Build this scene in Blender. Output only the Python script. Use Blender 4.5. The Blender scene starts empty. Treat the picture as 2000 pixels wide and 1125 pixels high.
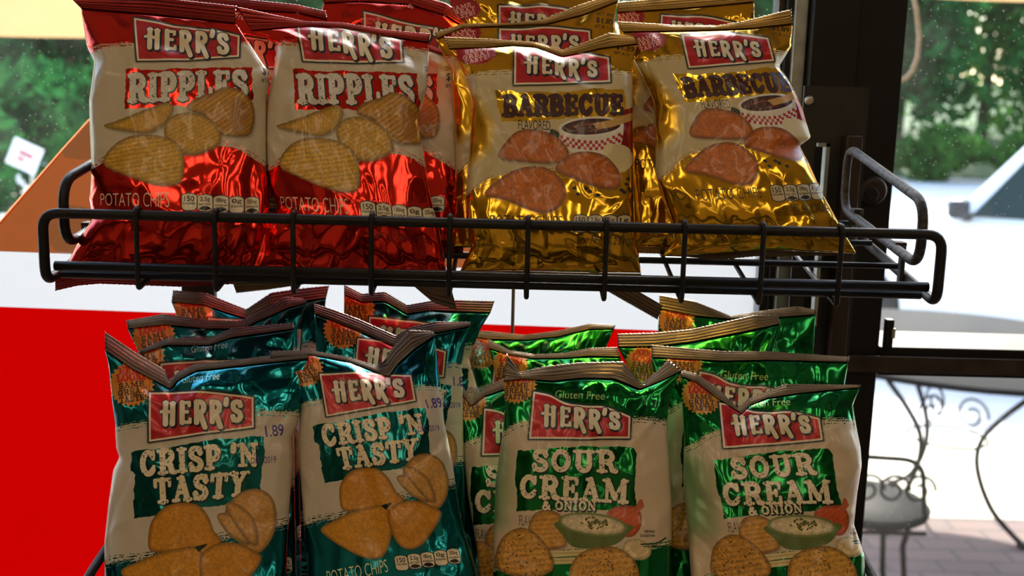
import bpy, bmesh, math, random
import numpy as np
from mathutils import Vector, Matrix, Euler

SC = bpy.context.scene
COL = SC.collection

# ------------------------------------------------------------------ camera
CAM_LOC = Vector((0.0, 0.0, 1.60))
PITCH, ROLL, FPX = math.radians(9.6), math.radians(1.4), 2000.0
cam_data = bpy.data.cameras.new('camera')
cam_data.sensor_width = 36.0
cam_data.lens = 36.0
cam_data.clip_start = 0.02
cam_data.clip_end = 300
cam_data.dof.use_dof = True
cam_data.dof.focus_distance = 0.93
cam_data.dof.aperture_fstop = 6.0
cam = bpy.data.objects.new('camera', cam_data)
cam.location = CAM_LOC
CAM_ROT = Matrix.Rotation(math.pi / 2 - PITCH, 3, 'X') @ Matrix.Rotation(ROLL, 3, 'Z')
cam.rotation_euler = CAM_ROT.to_euler()
COL.objects.link(cam)
SC.camera = cam

# ------------------------------------------------------------------ exposure
SC.view_settings.view_transform = 'Standard'
SC.view_settings.look = 'None'
SC.view_settings.gamma = 1.0
SC.view_settings.exposure = 0.0
SC.view_settings.use_curve_mapping = False

# ------------------------------------------------------------------ sky
world = bpy.data.worlds.new('sky')
SC.world = world
world.use_nodes = True
wn = world.node_tree
for n in list(wn.nodes):
    wn.nodes.remove(n)
w_out = wn.nodes.new('ShaderNodeOutputWorld')
w_bg = wn.nodes.new('ShaderNodeBackground')
w_sky = wn.nodes.new('ShaderNodeTexSky')
w_sky.sky_type = 'NISHITA'
w_sky.sun_disc = False
w_sky.sun_elevation = math.radians(42)
w_sky.sun_rotation = math.radians(10)
w_sky.air_density = 1.2
w_sky.dust_density = 2.0
w_bg.inputs['Strength'].default_value = 0.95
wn.links.new(w_sky.outputs[0], w_bg.inputs['Color'])
wn.links.new(w_bg.outputs[0], w_out.inputs['Surface'])

# ------------------------------------------------------------------ sun, from outside the window, high and a little right
def light(name, kind, loc, rot, energy, color, size=None, size_y=None):
    d = bpy.data.lights.new(name, kind)
    d.energy = energy
    d.color = color
    if kind == 'AREA':
        d.shape = 'RECTANGLE'
        d.size = size
        d.size_y = size_y
    if kind == 'SUN':
        d.angle = math.radians(0.6)
    o = bpy.data.objects.new(name, d)
    o.location = loc
    o.rotation_euler = rot
    COL.objects.link(o)
    return o

sun_dir = Vector((-0.20, -0.78, -0.62))          # the way the light travels
light('sun', 'SUN', (2, 12, 10), sun_dir.to_track_quat('-Z', 'Y').to_euler(), 12.0, (1.0, 0.95, 0.86))
# unseen area lights added under the shop ceiling for the foil to reflect
for _i, (_x, _y) in enumerate(((-1.35, -.55), (-.45, -.55), (.45, -.55), (1.35, -.55), (-1.35, -1.75), (-.45, -1.75), (.45, -1.75), (1.35, -1.75))):
    light('added_ceiling_light', 'AREA', (_x, _y, 2.78), (0, 0, 0), 2.6, (1.0, 0.80, 0.54), 0.26, 0.95)
light('added_back_wall_light', 'AREA', (0.2, -3.2, 2.74), (0, 0, 0), 10, (1.0, 0.80, 0.55), 3.6, 0.4)  # unseen lamp added to brighten the back wall mirrored in the foil

# ------------------------------------------------------------------ helpers
def ray_dir(px, py):
    return CAM_ROT @ Vector(((px - 1000.0) / FPX, -(py - 562.5) / FPX, -1.0))

def W(px, py, depth):
    """the point of the place at distance `depth` into the room (world y) seen at a photo pixel"""
    d = ray_dir(px, py)
    return CAM_LOC + d * (depth / d.y)

RT = np.array(CAM_ROT)
def Wn(px, py, depth):
    d = np.stack([(px - 1000.0) / FPX, -(py - 562.5) / FPX, -np.ones_like(px)], -1) @ RT.T
    return np.array(CAM_LOC) + d * (depth / d[..., 1])[..., None]

def to_px(p):
    v = CAM_ROT.transposed() @ (Vector(p) - CAM_LOC)
    return (1000 + FPX * v.x / -v.z, 562.5 - FPX * v.y / -v.z)

def tag(o, label=None, cat=None, group=None, kind=None):
    if label: o['label'] = label
    if cat: o['category'] = cat
    if group: o['group'] = group
    if kind: o['kind'] = kind
    return o

def empty(name, loc=(0, 0, 0), rz=0.0):
    o = bpy.data.objects.new(name, None)
    o.empty_display_size = 0.05
    o.location = loc
    o.rotation_euler = (0, 0, rz)
    COL.objects.link(o)
    return o

def link_mesh(name, me, mats, parent=None, smooth=True):
    for m in (mats if isinstance(mats, (list, tuple)) else [mats]):
        me.materials.append(m)
    if smooth:
        me.polygons.foreach_set('use_smooth', [True] * len(me.polygons))
    o = bpy.data.objects.new(name, me)
    COL.objects.link(o)
    if parent is not None:
        o.parent = parent
        bpy.context.view_layer.update()
        o.matrix_parent_inverse = parent.matrix_world.inverted() if PARENT_KEEP else Matrix()
    return o
PARENT_KEEP = True

def from_bm(name, bm, mats, parent=None, smooth=False):
    bmesh.ops.recalc_face_normals(bm, faces=bm.faces)
    me = bpy.data.meshes.new(name)
    bm.to_mesh(me)
    bm.free()
    return link_mesh(name, me, mats, parent, smooth)

def fillet(pts, r, n=5, closed=False):
    """round the corners of a polyline"""
    pts = [Vector(p) for p in pts]
    out = []
    m = len(pts)
    for i, p in enumerate(pts):
        if not closed and i in (0, m - 1):
            out.append(p); continue
        a, b = pts[(i - 1) % m], pts[(i + 1) % m]
        da, db = (a - p), (b - p)
        rr = min(r, da.length * 0.49, db.length * 0.49)
        s, e = p + da.normalized() * rr, p + db.normalized() * rr
        for k in range(n + 1):
            t = k / n
            out.append((1 - t) ** 2 * s + 2 * t * (1 - t) * p + t * t * e)
    return out

def add_tube(bm, pts, r, seg=10, closed=False, mat=0):
    pts = [Vector(p) for p in pts]
    m = len(pts)
    rings = []
    up = None
    for i, p in enumerate(pts):
        a = pts[(i - 1) % m] if (closed or i > 0) else p
        b = pts[(i + 1) % m] if (closed or i < m - 1) else p
        t = (b - a).normalized()
        if up is None:
            up = Vector((0, 0, 1)) if abs(t.z) < 0.9 else Vector((1, 0, 0))
        up = (up - t * up.dot(t))
        if up.length < 1e-6:
            up = t.orthogonal()
        up.normalize()
        side = t.cross(up)
        rad = r[i] if isinstance(r, (list, tuple)) else r
        rings.append([bm.verts.new(p + (up * math.cos(2 * math.pi * k / seg) + side * math.sin(2 * math.pi * k / seg)) * rad) for k in range(seg)])
    for i in range(m if closed else m - 1):
        A, B = rings[i], rings[(i + 1) % m]
        for k in range(seg):
            f = bm.faces.new((A[k], A[(k + 1) % seg], B[(k + 1) % seg], B[k]))
            f.material_index = mat; f.smooth = True
    if not closed:
        for ring in (rings[0], rings[-1]):
            f = bm.faces.new(ring); f.material_index = mat
    return bm

def tube(name, pts, r, mat, parent=None, seg=10, closed=False):
    bm = bmesh.new()
    add_tube(bm, pts, r, seg, closed)
    o = from_bm(name, bm, mat, parent)
    return o

def add_box(bm, c, s, rot=None, bevel=0.0):
    r = bmesh.ops.create_cube(bm, size=1.0)
    vs = r['verts']
    for v in vs:
        v.co = Vector((v.co.x * s[0], v.co.y * s[1], v.co.z * s[2]))
    if bevel > 0:
        es = list({e for v in vs for e in v.link_edges})
        g = bmesh.ops.bevel(bm, geom=es, offset=bevel, segments=2, profile=0.5, affect='EDGES')
        vs = list({v for f in g['faces'] for v in f.verts} | {v for v in vs if v.is_valid})
    for v in vs:
        if rot is not None:
            v.co = rot @ v.co
        v.co += Vector(c)
    return bm

def box(name, c, s, mat, parent=None, rot=None, bevel=0.0):
    bm = bmesh.new()
    add_box(bm, c, s, rot, bevel)
    return from_bm(name, bm, mat, parent)

def add_prism(bm, poly, vec):
    """a closed polygon (list of points) extruded along vec"""
    a = [bm.verts.new(Vector(p)) for p in poly]
    b = [bm.verts.new(Vector(p) + Vector(vec)) for p in poly]
    n = len(a)
    bm.faces.new(a); bm.faces.new(list(reversed(b)))
    for i in range(n):
        bm.faces.new((a[i], b[i], b[(i + 1) % n], a[(i + 1) % n]))
    return bm

def prism(name, poly, vec, mat, parent=None):
    bm = bmesh.new()
    add_prism(bm, poly, vec)
    return from_bm(name, bm, mat, parent)

def add_lathe(bm, prof, seg=32, base=(0, 0, 0), axis='Z'):
    rings = []
    for (r, h) in prof:
        ring = []
        for k in range(seg):
            a = 2 * math.pi * k / seg
            if axis == 'Z': p = Vector((r * math.cos(a), r * math.sin(a), h))
            else: p = Vector((r * math.cos(a), h, r * math.sin(a)))
            ring.append(bm.verts.new(p + Vector(base)))
        rings.append(ring)
    for A, B in zip(rings, rings[1:]):
        for k in range(seg):
            f = bm.faces.new((A[k], A[(k + 1) % seg], B[(k + 1) % seg], B[k])); f.smooth = True
    bm.faces.new(rings[0]); bm.faces.new(list(reversed(rings[-1])))
    return bm

def lathe(name, prof, mat, parent=None, seg=32, base=(0, 0, 0), axis='Z'):
    bm = bmesh.new()
    add_lathe(bm, prof, seg, base, axis)
    return from_bm(name, bm, mat, parent)

# ------------------------------------------------------------------ materials
def new_mat(name):
    m = bpy.data.materials.new(name)
    m.use_nodes = True
    nt = m.node_tree
    bsdf = next(n for n in nt.nodes if n.type == 'BSDF_PRINCIPLED')
    out = next(n for n in nt.nodes if n.type == 'OUTPUT_MATERIAL')
    return m, nt, bsdf, out

def surf(name, color, rough=0.5, metal=0.0, vary=0.12, scale=20.0, bump=0.0, color2=None, coat=0.0):
    """a principled surface with noise-driven colour variation and grain"""
    m, nt, b, out = new_mat(name)
    tc = nt.nodes.new('ShaderNodeTexCoord')
    no = nt.nodes.new('ShaderNodeTexNoise')
    no.inputs['Scale'].default_value = scale
    no.inputs['Detail'].default_value = 6
    nt.links.new(tc.outputs['Object'], no.inputs['Vector'])
    mix = nt.nodes.new('ShaderNodeMix'); mix.data_type = 'RGBA'
    c2 = color2 if color2 else tuple(max(0, c * (1 - vary * 2)) for c in color)
    mix.inputs[6].default_value = (*c2, 1)
    mix.inputs[7].default_value = (*color, 1)
    ramp = nt.nodes.new('ShaderNodeValToRGB')
    ramp.color_ramp.elements[0].position = 0.35
    ramp.color_ramp.elements[1].position = 0.62
    nt.links.new(no.outputs['Fac'], ramp.inputs['Fac'])
    nt.links.new(ramp.outputs['Color'], mix.inputs[0])
    nt.links.new(mix.outputs[2], b.inputs['Base Color'])
    b.inputs['Roughness'].default_value = rough
    b.inputs['Metallic'].default_value = metal
    b.inputs['Coat Weight'].default_value = coat
    if bump > 0:
        bp = nt.nodes.new('ShaderNodeBump')
        bp.inputs['Strength'].default_value = bump
        bp.inputs['Distance'].default_value = 0.004
        nt.links.new(no.outputs['Fac'], bp.inputs['Height'])
        nt.links.new(bp.outputs['Normal'], b.inputs['Normal'])
    return m

M = {}
M['wire'] = surf('black_wire_coating', (0.006, 0.0055, 0.005), 0.48, 0.0, scale=90, bump=0.15, color2=(0.012, 0.010, 0.008))
M['dusty_wire'] = surf('dusty_wire_coating', (0.05, 0.043, 0.036), 0.6, 0.0, scale=160, bump=0.5, color2=(0.010, 0.009, 0.008))
M['plate'] = surf('black_sheet_steel', (0.018, 0.018, 0.018), 0.5, 0.2, scale=60, bump=0.1)
M['channel'] = surf('brown_steel_channel', (0.035, 0.023, 0.018), 0.5, 0.3, scale=50, bump=0.1)
M['chrome'] = surf('worn_chrome', (0.6, 0.6, 0.58), 0.3, 1.0, scale=40)
M['frame_dark'] = surf('dark_bronze_aluminium', (0.007, 0.006, 0.0055), 0.5, 0.0, scale=30, bump=0.05)
M['frame_face'] = surf('brown_bronze_aluminium', (0.06, 0.045, 0.035), 0.55, 0.5, scale=45, bump=0.15, color2=(0.03, 0.022, 0.018))  # lighter and browner than the dark bronze frame
M['alu'] = surf('grey_aluminium', (0.42, 0.45, 0.42), 0.35, 0.8, scale=60, bump=0.05)
M['wall'] = surf('painted_wall', (0.24, 0.18, 0.12), 0.8, scale=6)
M['wall_back'] = surf('painted_back_wall', (0.62, 0.48, 0.32), 0.8, scale=6)
M['ceiling'] = surf('ceiling_tile', (0.54, 0.42, 0.28), 0.9, scale=30, bump=0.2)

def tiles(name, c1, c2, mortar, scale, bw, rh, rough=0.6, bumpd=0.004):
    m, nt, b, out = new_mat(name)
    tc = nt.nodes.new('ShaderNodeTexCoord')
    br = nt.nodes.new('ShaderNodeTexBrick')
    br.inputs['Color1'].default_value = (*c1, 1)
    br.inputs['Color2'].default_value = (*c2, 1)
    br.inputs['Mortar'].default_value = (*mortar, 1)
    br.inputs['Scale'].default_value = scale
    br.inputs['Mortar Size'].default_value = 0.03
    br.inputs['Brick Width'].default_value = bw
    br.inputs['Row Height'].default_value = rh
    nt.links.new(tc.outputs['Object'], br.inputs['Vector'])
    nt.links.new(br.outputs['Color'], b.inputs['Base Color'])
    b.inputs['Roughness'].default_value = rough
    bp = nt.nodes.new('ShaderNodeBump')
    bp.inputs['Distance'].default_value = bumpd
    bp.invert = True
    nt.links.new(br.outputs['Fac'], bp.inputs['Height'])
    nt.links.new(bp.outputs['Normal'], b.inputs['Normal'])
    return m
M['floor'] = tiles('shop_floor_tile', (0.08, 0.056, 0.036), (0.07, 0.05, 0.033), (0.04, 0.03, 0.023), 2.0, 0.6, 0.6, 0.35)
M['brick'] = tiles('brick_pavers', (0.20, 0.125, 0.11), (0.165, 0.105, 0.095), (0.10, 0.08, 0.07), 4.5, 0.9, 0.45, 0.85)
M['concrete'] = surf('pale_concrete', (0.66, 0.60, 0.48), 0.9, scale=5, vary=0.05, bump=0.1)
M['asphalt'] = surf('sun_bleached_asphalt', (0.50, 0.49, 0.48), 0.9, scale=3, vary=0.06, bump=0.2)
M['grass'] = surf('grass', (0.035, 0.10, 0.016), 0.9, scale=1.5, color2=(0.016, 0.055, 0.010), bump=0.3)
M['carpaint'] = surf('white_car_paint', (0.88, 0.88, 0.86), 0.3, scale=1, vary=0.02, coat=0.6)
M['rubber'] = surf('black_rubber', (0.02, 0.02, 0.02), 0.8, scale=20)
M['carglass'] = surf('tinted_car_glass', (0.012, 0.03, 0.022), 0.15, scale=2, coat=0.0)
M['grille'] = surf('dark_plastic', (0.05, 0.05, 0.055), 0.5, scale=20)
M['iron'] = surf('black_wrought_iron', (0.010, 0.010, 0.011), 0.6, 0.0, scale=50, bump=0.2)
M['bark'] = surf('bark', (0.10, 0.07, 0.045), 0.95, scale=8, bump=0.5)
M['signwhite'] = surf('white_sign_paint', (0.80, 0.78, 0.78), 0.5, scale=6, vary=0.04)
M['signred'] = surf('red_sign_paint', (0.50, 0.05, 0.05), 0.5, scale=6)
M['cord'] = surf('tan_cord', (0.55, 0.36, 0.18), 0.8, scale=60)

def translucent(name, color, t=0.85, scale=6.0, vary=0.06, gloss=0.0):
    """thin sheet that the daylight behind shines through"""
    m, nt, b, out = new_mat(name)
    nt.nodes.remove(b)
    tc = nt.nodes.new('ShaderNodeTexCoord')
    no = nt.nodes.new('ShaderNodeTexNoise'); no.inputs['Scale'].default_value = scale; no.inputs['Detail'].default_value = 4
    nt.links.new(tc.outputs['Object'], no.inputs['Vector'])
    mx = nt.nodes.new('ShaderNodeMix'); mx.data_type = 'RGBA'
    mx.inputs[6].default_value = (*[c * (1 - vary) for c in color], 1)
    mx.inputs[7].default_value = (*color, 1)
    nt.links.new(no.outputs['Fac'], mx.inputs[0])
    tr = nt.nodes.new('ShaderNodeBsdfTranslucent')
    df = nt.nodes.new('ShaderNodeBsdfDiffuse')
    nt.links.new(mx.outputs[2], tr.inputs['Color'])
    nt.links.new(mx.outputs[2], df.inputs['Color'])
    ms = nt.nodes.new('ShaderNodeMixShader')
    ms.inputs[0].default_value = t
    nt.links.new(df.outputs[0], ms.inputs[1]); nt.links.new(tr.outputs[0], ms.inputs[2])
    nt.links.new(ms.outputs[0], out.inputs['Surface'])
    return m
M['poster_red'] = translucent('red_poster_vinyl', (0.128, 0.0001, 0.0001), 0.9)
M['poster_white'] = translucent('white_poster_vinyl', (0.180, 0.190, 0.210), 0.9)
M['poster_brown'] = translucent('tan_poster_vinyl', (0.082, 0.0215, 0.0062), 0.9, 5, 0.12)
M['poster_shape'] = translucent('brown_poster_print', (0.72, 0.85, 0.80), 0.9, 5, 0.12)
M['poster_edge'] = translucent('red_poster_edge', (0.9, 0.22, 0.10), 0.9)
M['tabletop'] = surf('dark_metal_mesh_top', (0.03, 0.03, 0.032), 0.95, 0.0, scale=80, bump=0.3)
M['canvas'] = translucent('cream_umbrella_canvas', (0.33, 0.215, 0.105), 0.7, 3, 0.05)

def glass_mat():
    m, nt, b, out = new_mat('dusty_window_glass')
    nt.nodes.remove(b)
    tp = nt.nodes.new('ShaderNodeBsdfTransparent'); tp.inputs['Color'].default_value = (0.97, 0.985, 0.975, 1)
    gl = nt.nodes.new('ShaderNodeBsdfGlossy'); gl.inputs['Roughness'].default_value = 0.02
    fr = nt.nodes.new('ShaderNodeFresnel')
    ge = nt.nodes.new('ShaderNodeNewGeometry'); io = nt.nodes.new('ShaderNodeMapRange')     # the pane's far face is met from inside the glass
    io.inputs[3].default_value = 1.45; io.inputs[4].default_value = 1 / 1.45
    nt.links.new(ge.outputs['Backfacing'], io.inputs[0]); nt.links.new(io.outputs[0], fr.inputs['IOR'])
    ms = nt.nodes.new('ShaderNodeMixShader')
    nt.links.new(fr.outputs[0], ms.inputs[0]); nt.links.new(tp.outputs[0], ms.inputs[1]); nt.links.new(gl.outputs[0], ms.inputs[2])
    # dust specks and smears that catch the sun
    tc = nt.nodes.new('ShaderNodeTexCoord')
    vo = nt.nodes.new('ShaderNodeTexVoronoi'); vo.inputs['Scale'].default_value = 130
    nt.links.new(tc.outputs['Object'], vo.inputs['Vector'])
    lt = nt.nodes.new('ShaderNodeMath'); lt.operation = 'LESS_THAN'; lt.inputs[1].default_value = 0.10
    nt.links.new(vo.outputs['Distance'], lt.inputs[0])
    ns = nt.nodes.new('ShaderNodeTexNoise'); ns.inputs['Scale'].default_value = 9; ns.inputs['Detail'].default_value = 8
    nt.links.new(tc.outputs['Object'], ns.inputs['Vector'])
    rp = nt.nodes.new('ShaderNodeMapRange'); rp.inputs[1].default_value = 0.45; rp.inputs[2].default_value = 0.8
    rp.inputs[3].default_value = 0.003; rp.inputs[4].default_value = 0.018
    nt.links.new(ns.outputs['Fac'], rp.inputs[0])
    ml = nt.nodes.new('ShaderNodeMath'); ml.operation = 'MULTIPLY_ADD'; ml.inputs[1].default_value = 0.10
    nt.links.new(lt.outputs[0], ml.inputs[0]); nt.links.new(rp.outputs[0], ml.inputs[2])
    du = nt.nodes.new('ShaderNodeBsdfTranslucent'); du.inputs['Color'].default_value = (0.5, 0.49, 0.46, 1)
    m2 = nt.nodes.new('ShaderNodeMixShader')
    nt.links.new(ml.outputs[0], m2.inputs[0]); nt.links.new(ms.outputs[0], m2.inputs[1]); nt.links.new(du.outputs[0], m2.inputs[2])
    nt.links.new(m2.outputs[0], out.inputs['Surface'])
    return m
M['glass'] = glass_mat()

def leaf_mat(name, c1, c2):
    m, nt, b, out = new_mat(name)
    nt.nodes.remove(b)
    tc = nt.nodes.new('ShaderNodeTexCoord')
    no = nt.nodes.new('ShaderNodeTexNoise'); no.inputs['Scale'].default_value = 1.6; no.inputs['Detail'].default_value = 6
    nt.links.new(tc.outputs['Object'], no.inputs['Vector'])
    rp = nt.nodes.new('ShaderNodeValToRGB')
    rp.color_ramp.elements[0].position = 0.35; rp.color_ramp.elements[0].color = (*c1, 1)
    rp.color_ramp.elements[1].position = 0.65; rp.color_ramp.elements[1].color = (*c2, 1)
    nt.links.new(no.outputs['Fac'], rp.inputs['Fac'])
    df = nt.nodes.new('ShaderNodeBsdfDiffuse'); tr = nt.nodes.new('ShaderNodeBsdfTranslucent')
    nt.links.new(rp.outputs[0], df.inputs[0]); nt.links.new(rp.outputs[0], tr.inputs[0])
    ms = nt.nodes.new('ShaderNodeMixShader'); ms.inputs[0].default_value = 0.5
    nt.links.new(df.outputs[0], ms.inputs[1]); nt.links.new(tr.outputs[0], ms.inputs[2])
    nt.links.new(ms.outputs[0], out.inputs['Surface'])
    return m
M['leaf'] = leaf_mat('green_leaves', (0.008, 0.052, 0.016), (0.030, 0.150, 0.036))
M['leaf_light'] = leaf_mat('light_green_leaves', (0.024, 0.10, 0.020), (0.09, 0.23, 0.04))
M['iron'].node_tree.nodes['Principled BSDF'].inputs['Specular IOR Level'].default_value = 0.06
M['tabletop'].node_tree.nodes['Principled BSDF'].inputs['Specular IOR Level'].default_value = 0.12
for _m in ('wire', 'frame_dark', 'carglass'):
    M[_m].node_tree.nodes['Principled BSDF'].inputs['Specular IOR Level'].default_value = 0.3

# ================================================================== the shop: floor, walls, ceiling, window front
def struct(o): return tag(o, kind='structure')
GLASS_Y, FR_Y = 1.270, 1.25
XR, XL, ZS, ZT = 2.6, -2.6, 0.12, 2.62
mull_r = W(1738, 500, 1.22).x
mull_l = mull_r - 0.112
struct(box('floor', (0, -1.4, -0.025), (6.4, 5.6, 0.05), M['floor']))
struct(box('ceiling', (0, -1.4, 2.82), (6.4, 5.6, 0.05), M['ceiling']))
struct(box('wall_back', (0, -4.15, 1.4), (6.4, 0.1, 2.8), M['wall_back']))
struct(box('wall_left', (-3.15, -1.4, 1.4), (0.1, 5.5, 2.8), M['wall']))
struct(box('wall_right', (3.15, -1.4, 1.4), (0.1, 5.5, 2.8), M['wall']))
bm = bmesh.new()
add_box(bm, ((XL - 3.2) / 2, 1.29, 1.4), (3.2 + XL, 0.14, 2.8))
add_box(bm, ((XR + 3.2) / 2, 1.29, 1.4), (3.2 - XR, 0.14, 2.8))
add_box(bm, (0, 1.29, ZS / 2), (XR - XL, 0.14, ZS))
add_box(bm, (0, 1.29, (ZT + 2.8) / 2), (XR - XL, 0.14, 2.8 - ZT))
struct(from_bm('wall_front', bm, M['wall']))
struct(box('window_1', ((XL + mull_l) / 2, GLASS_Y + .003, (ZS + ZT) / 2), (mull_l - XL, 0.006, ZT - ZS), M['glass']))
struct(box('window_2', ((XR + mull_r) / 2, GLASS_Y + .003, (ZS + ZT) / 2), (XR - mull_r, 0.006, ZT - ZS), M['glass']))
# mullion of dark bronze aluminium with lighter glazing strips on its left
bm = bmesh.new()
add_box(bm, ((mull_l + mull_r) / 2 - .028, 1.275, (ZS + ZT) / 2), (0.055, 0.11, ZT - ZS), bevel=.0015)
add_box(bm, (mull_r - .028, 1.280, (ZS + ZT) / 2), (0.056, 0.10, ZT - ZS), bevel=.0015)
struct(from_bm('trim_1', bm, M['frame_dark']))
struct(box('trim_2', (mull_l - .009, 1.262, (ZS + ZT) / 2), (0.015, 0.05, ZT - ZS), M['alu'], bevel=.001))
struct(box('trim_3', (mull_l - .020, 1.272, (ZS + ZT) / 2), (0.006, 0.05, ZT - ZS), M['frame_dark']))
struct(box('trim_4', (mull_l - .027, 1.275, (ZS + ZT) / 2), (0.007, 0.03, ZT - ZS), M['frame_face']))
# crossbar of the right-hand light
zt, zm, zb = W(1850, 682, 1.22).z, W(1850, 697, 1.22).z, W(1850, 738, 1.22).z
struct(box('trim_5', ((mull_r + XR) / 2, 1.275, (zt + zb) / 2), (XR - mull_r, 0.10, zt - zb), M['frame_dark'], bevel=.0015))
struct(box('trim_6', ((mull_r + XR) / 2 - .02, 1.221, (zm + zb) / 2 + .002), (XR - mull_r + .04, 0.006, (zm - zb) - .006), M['frame_face'], bevel=.001))
lt = empty('door_latch', W(1736, 652, 1.222))
tag(lt, 'small black latch block on the edge of the dark window post, just above the crossbar', 'latch')
p = W(1736, 652, 1.218)
box('latch_body', (p.x, p.y + .002, p.z), (.009, .012, .036), M['frame_dark'], lt, bevel=.001)
box('latch_tongue', (p.x + .003, p.y - .005, p.z + .002), (.004, .006, .012), M['chrome'], lt)
p = W(1702, 372, 1.222)
lk = empty('lock_cylinder', p)
tag(lk, 'round brown lock cylinder on the dark window post beside the rack', 'lock')
lathe('collar', [(.0, .0), (.017, .0), (.0175, -.003), (.015, -.007), (.011, -.008)], M['channel'], lk, 28, (p.x, p.y + .0, p.z), 'Y')
lathe('plug', [(.0, -.004), (.0085, -.004), (.0085, -.0105), (.007, -.0115)], M['frame_dark'], lk, 24, (p.x - .003, p.y, p.z - .004), 'Y')

# ------------------------------------------------------------------ poster on the glass
PY = 1.262
ps = empty('window_poster', W(700, 560, PY))
tag(ps, 'large red, white and brown poster stuck to the window behind the rack, glowing with daylight', 'poster')
def sheet(name, px, mat, y=PY):
    bms = bmesh.new()
    bms.faces.new([bms.verts.new(W(a, b, y)) for a, b in px])       # printed vinyl: a flat sheet
    return from_bm(name, bms, mat, ps)
sheet('red_panel', [(-140, 594), (1526, 654), (1500, 1400), (-160, 1360)], M['poster_red'])['label'] = 'plain red lower panel'
sheet('white_band', [(-140, 486), (1180, 533), (1150, 400), (1532, 425), (1526, 654), (-140, 594)], M['poster_white'])['label'] = 'white middle band'
sheet('brown_panel', [(-140, 590 - 25), (0, 433), (121, 293), (175, 233), (300, 118), (420, 120), (1100, 320), (1180, 533), (-140, 486)], M['poster_brown'])['label'] = 'brown upper panel with a slanting edge'
for pts in ([(120, 296), (178, 232), (220, 250), (210, 305), (160, 312), (128, 308)], [(100, 424), (120, 398), (170, 404), (200, 440), (190, 480), (150, 498), (110, 492), (84, 460)]):
    sheet('printed_patch', pts, M['poster_shape'], PY - .0012)
sheet('red_border', [(-140, 562), (0, 430), (121, 291), (175, 231), (300, 116), (300, 120), (176, 236), (122, 296), (1, 438), (-140, 568)], M['poster_edge'], PY - .0006)

# ------------------------------------------------------------------ wire rack
FY = 0.845
xl, xr = W(86, 490, FY).x, W(1836, 520, FY).x
z_top, z_rod, z_tip = W(950, 437, FY).z, W(950, 541, FY).z, W(950, 578, FY).z
z_bot = W(960, 572, FY).z
TAN = math.tan(math.radians(9.0))
BACK = 1.075
rack = empty('wire_rack', (0.0, 1.10, 0.0))
tag(rack, 'black wire display rack with two sloping baskets full of chip bags', 'display rack')
def slope(z, y): return z + (y - FY) * TAN

basket = tube('basket', fillet([(xl, BACK, slope(z_bot, BACK)), (xl, FY, z_bot), (xl, FY, z_top), (xr, FY, z_top), (xr, FY, z_bot), (xr, BACK, slope(z_bot, BACK))], .014, 6), .0043, M['wire'], rack, 12)
subs = []
subs.append(tube('front_rod', [(xl + .007, FY + .004, z_rod), (xr - .007, FY + .004, z_rod)], .0042, M['wire'], basket, 12))
subs.append(tube('lower_rod', [(xl + .010, FY + .010, z_rod - .008), (xr - .010, FY + .010, z_rod - .008)], .0036, M['wire'], basket, 12))
for i in range(10):
    a = 268 + 152.4 * i
    x = W(a, 490 + i * 3.7, FY - .006).x
    subs.append(tube('wire', fillet([(x, FY + .005, z_top + .001), (x, FY + .003, z_top + .0062), (x, FY - .0065, z_top + .0055), (x, FY - .0066, z_tip), (x, BACK, slope(z_tip + .008, BACK))], .004, 4), .0022, M['wire'], basket, 8))
for y in (.925, 1.0, BACK):
    subs.append(tube('cross_rod', [(xl + .004, y, slope(z_tip + .010, y)), (xr - .004, y, slope(z_tip + .010, y))], .0028, M['wire'], basket, 8))
GF, GB = .860, 1.070
gx = W(1806, 400, GF).x
gz = [W(1646, 287, GB).z, W(1806, 396, GF).z, W(1799, 520, GF).z, W(1648, 408, GB).z]
for s, x in ((1, gx), (-1, xl + (xr - gx))):
    subs.append(tube('side_guard', fillet([(x, GB, gz[0]), (x, GF, gz[1]), (x, GF, gz[2]), (x, GB, gz[3])], .022, 7, True), .0043, M['dusty_wire'] if s > 0 else M['wire'], basket, 12, True))
    for y in (.915, 1.035):
        bmc = bmesh.new()
        zc = slope(z_bot, y)
        add_box(bmc, (x + s * .006, y, zc + .012), (.004, .008, .034), bevel=.001)
        add_box(bmc, (x + s * .004, y + .005, zc + .030), (.010, .014, .004), bevel=.001)
        subs.append(from_bm('clip', bmc, M['channel'], basket))
low = basket.copy(); COL.objects.link(low); low.location.z -= .362
for o in subs:
    c = o.copy(); COL.objects.link(c); c.parent = low
    c.matrix_parent_inverse = o.matrix_parent_inverse.copy()
# uprights behind the baskets
px1 = W(1690, 300, 1.115).x; px0 = W(1563, 300, 1.115).x
zp = W(1640, 169, 1.115).z
bm = bmesh.new()
add_box(bm, ((px0 + px1) / 2, 1.118, zp - .030), (px1 - px0, .003, .060))
add_box(bm, (px0 + .008, 1.118, zp / 2 - .03), (.016, .003, zp - .06))
add_box(bm, (px1 - .020, 1.118, zp / 2 - .03), (.040, .003, zp - .06))
from_bm('back_plate', bm, M['plate'], rack)
bm = bmesh.new()
s0, s1 = px0 + .018, px1 - .041
add_box(bm, (s1 - .002, 1.113, zp - .160), (.004, .012, .20)); add_box(bm, ((s0 + s1) / 2, 1.113, zp - .062), (s1 - s0, .012, .004))
from_bm('slot_edge_glint', bm, M['alu'], rack)  # pale strips put the rim light of the slot's edge into colour
p = W(1574, 196, 1.115)
lathe('screw', [(0, 0), (.0055, 0), (.0050, -.003), (.003, -.004)], M['chrome'], rack, 16, (p.x + .004, 1.1165, p.z), 'Y')
cx0, cx1 = W(1650, 350, 1.095).x, W(1681, 350, 1.095).x
zc0 = W(1660, 265, 1.095).z
bm = bmesh.new()
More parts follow.
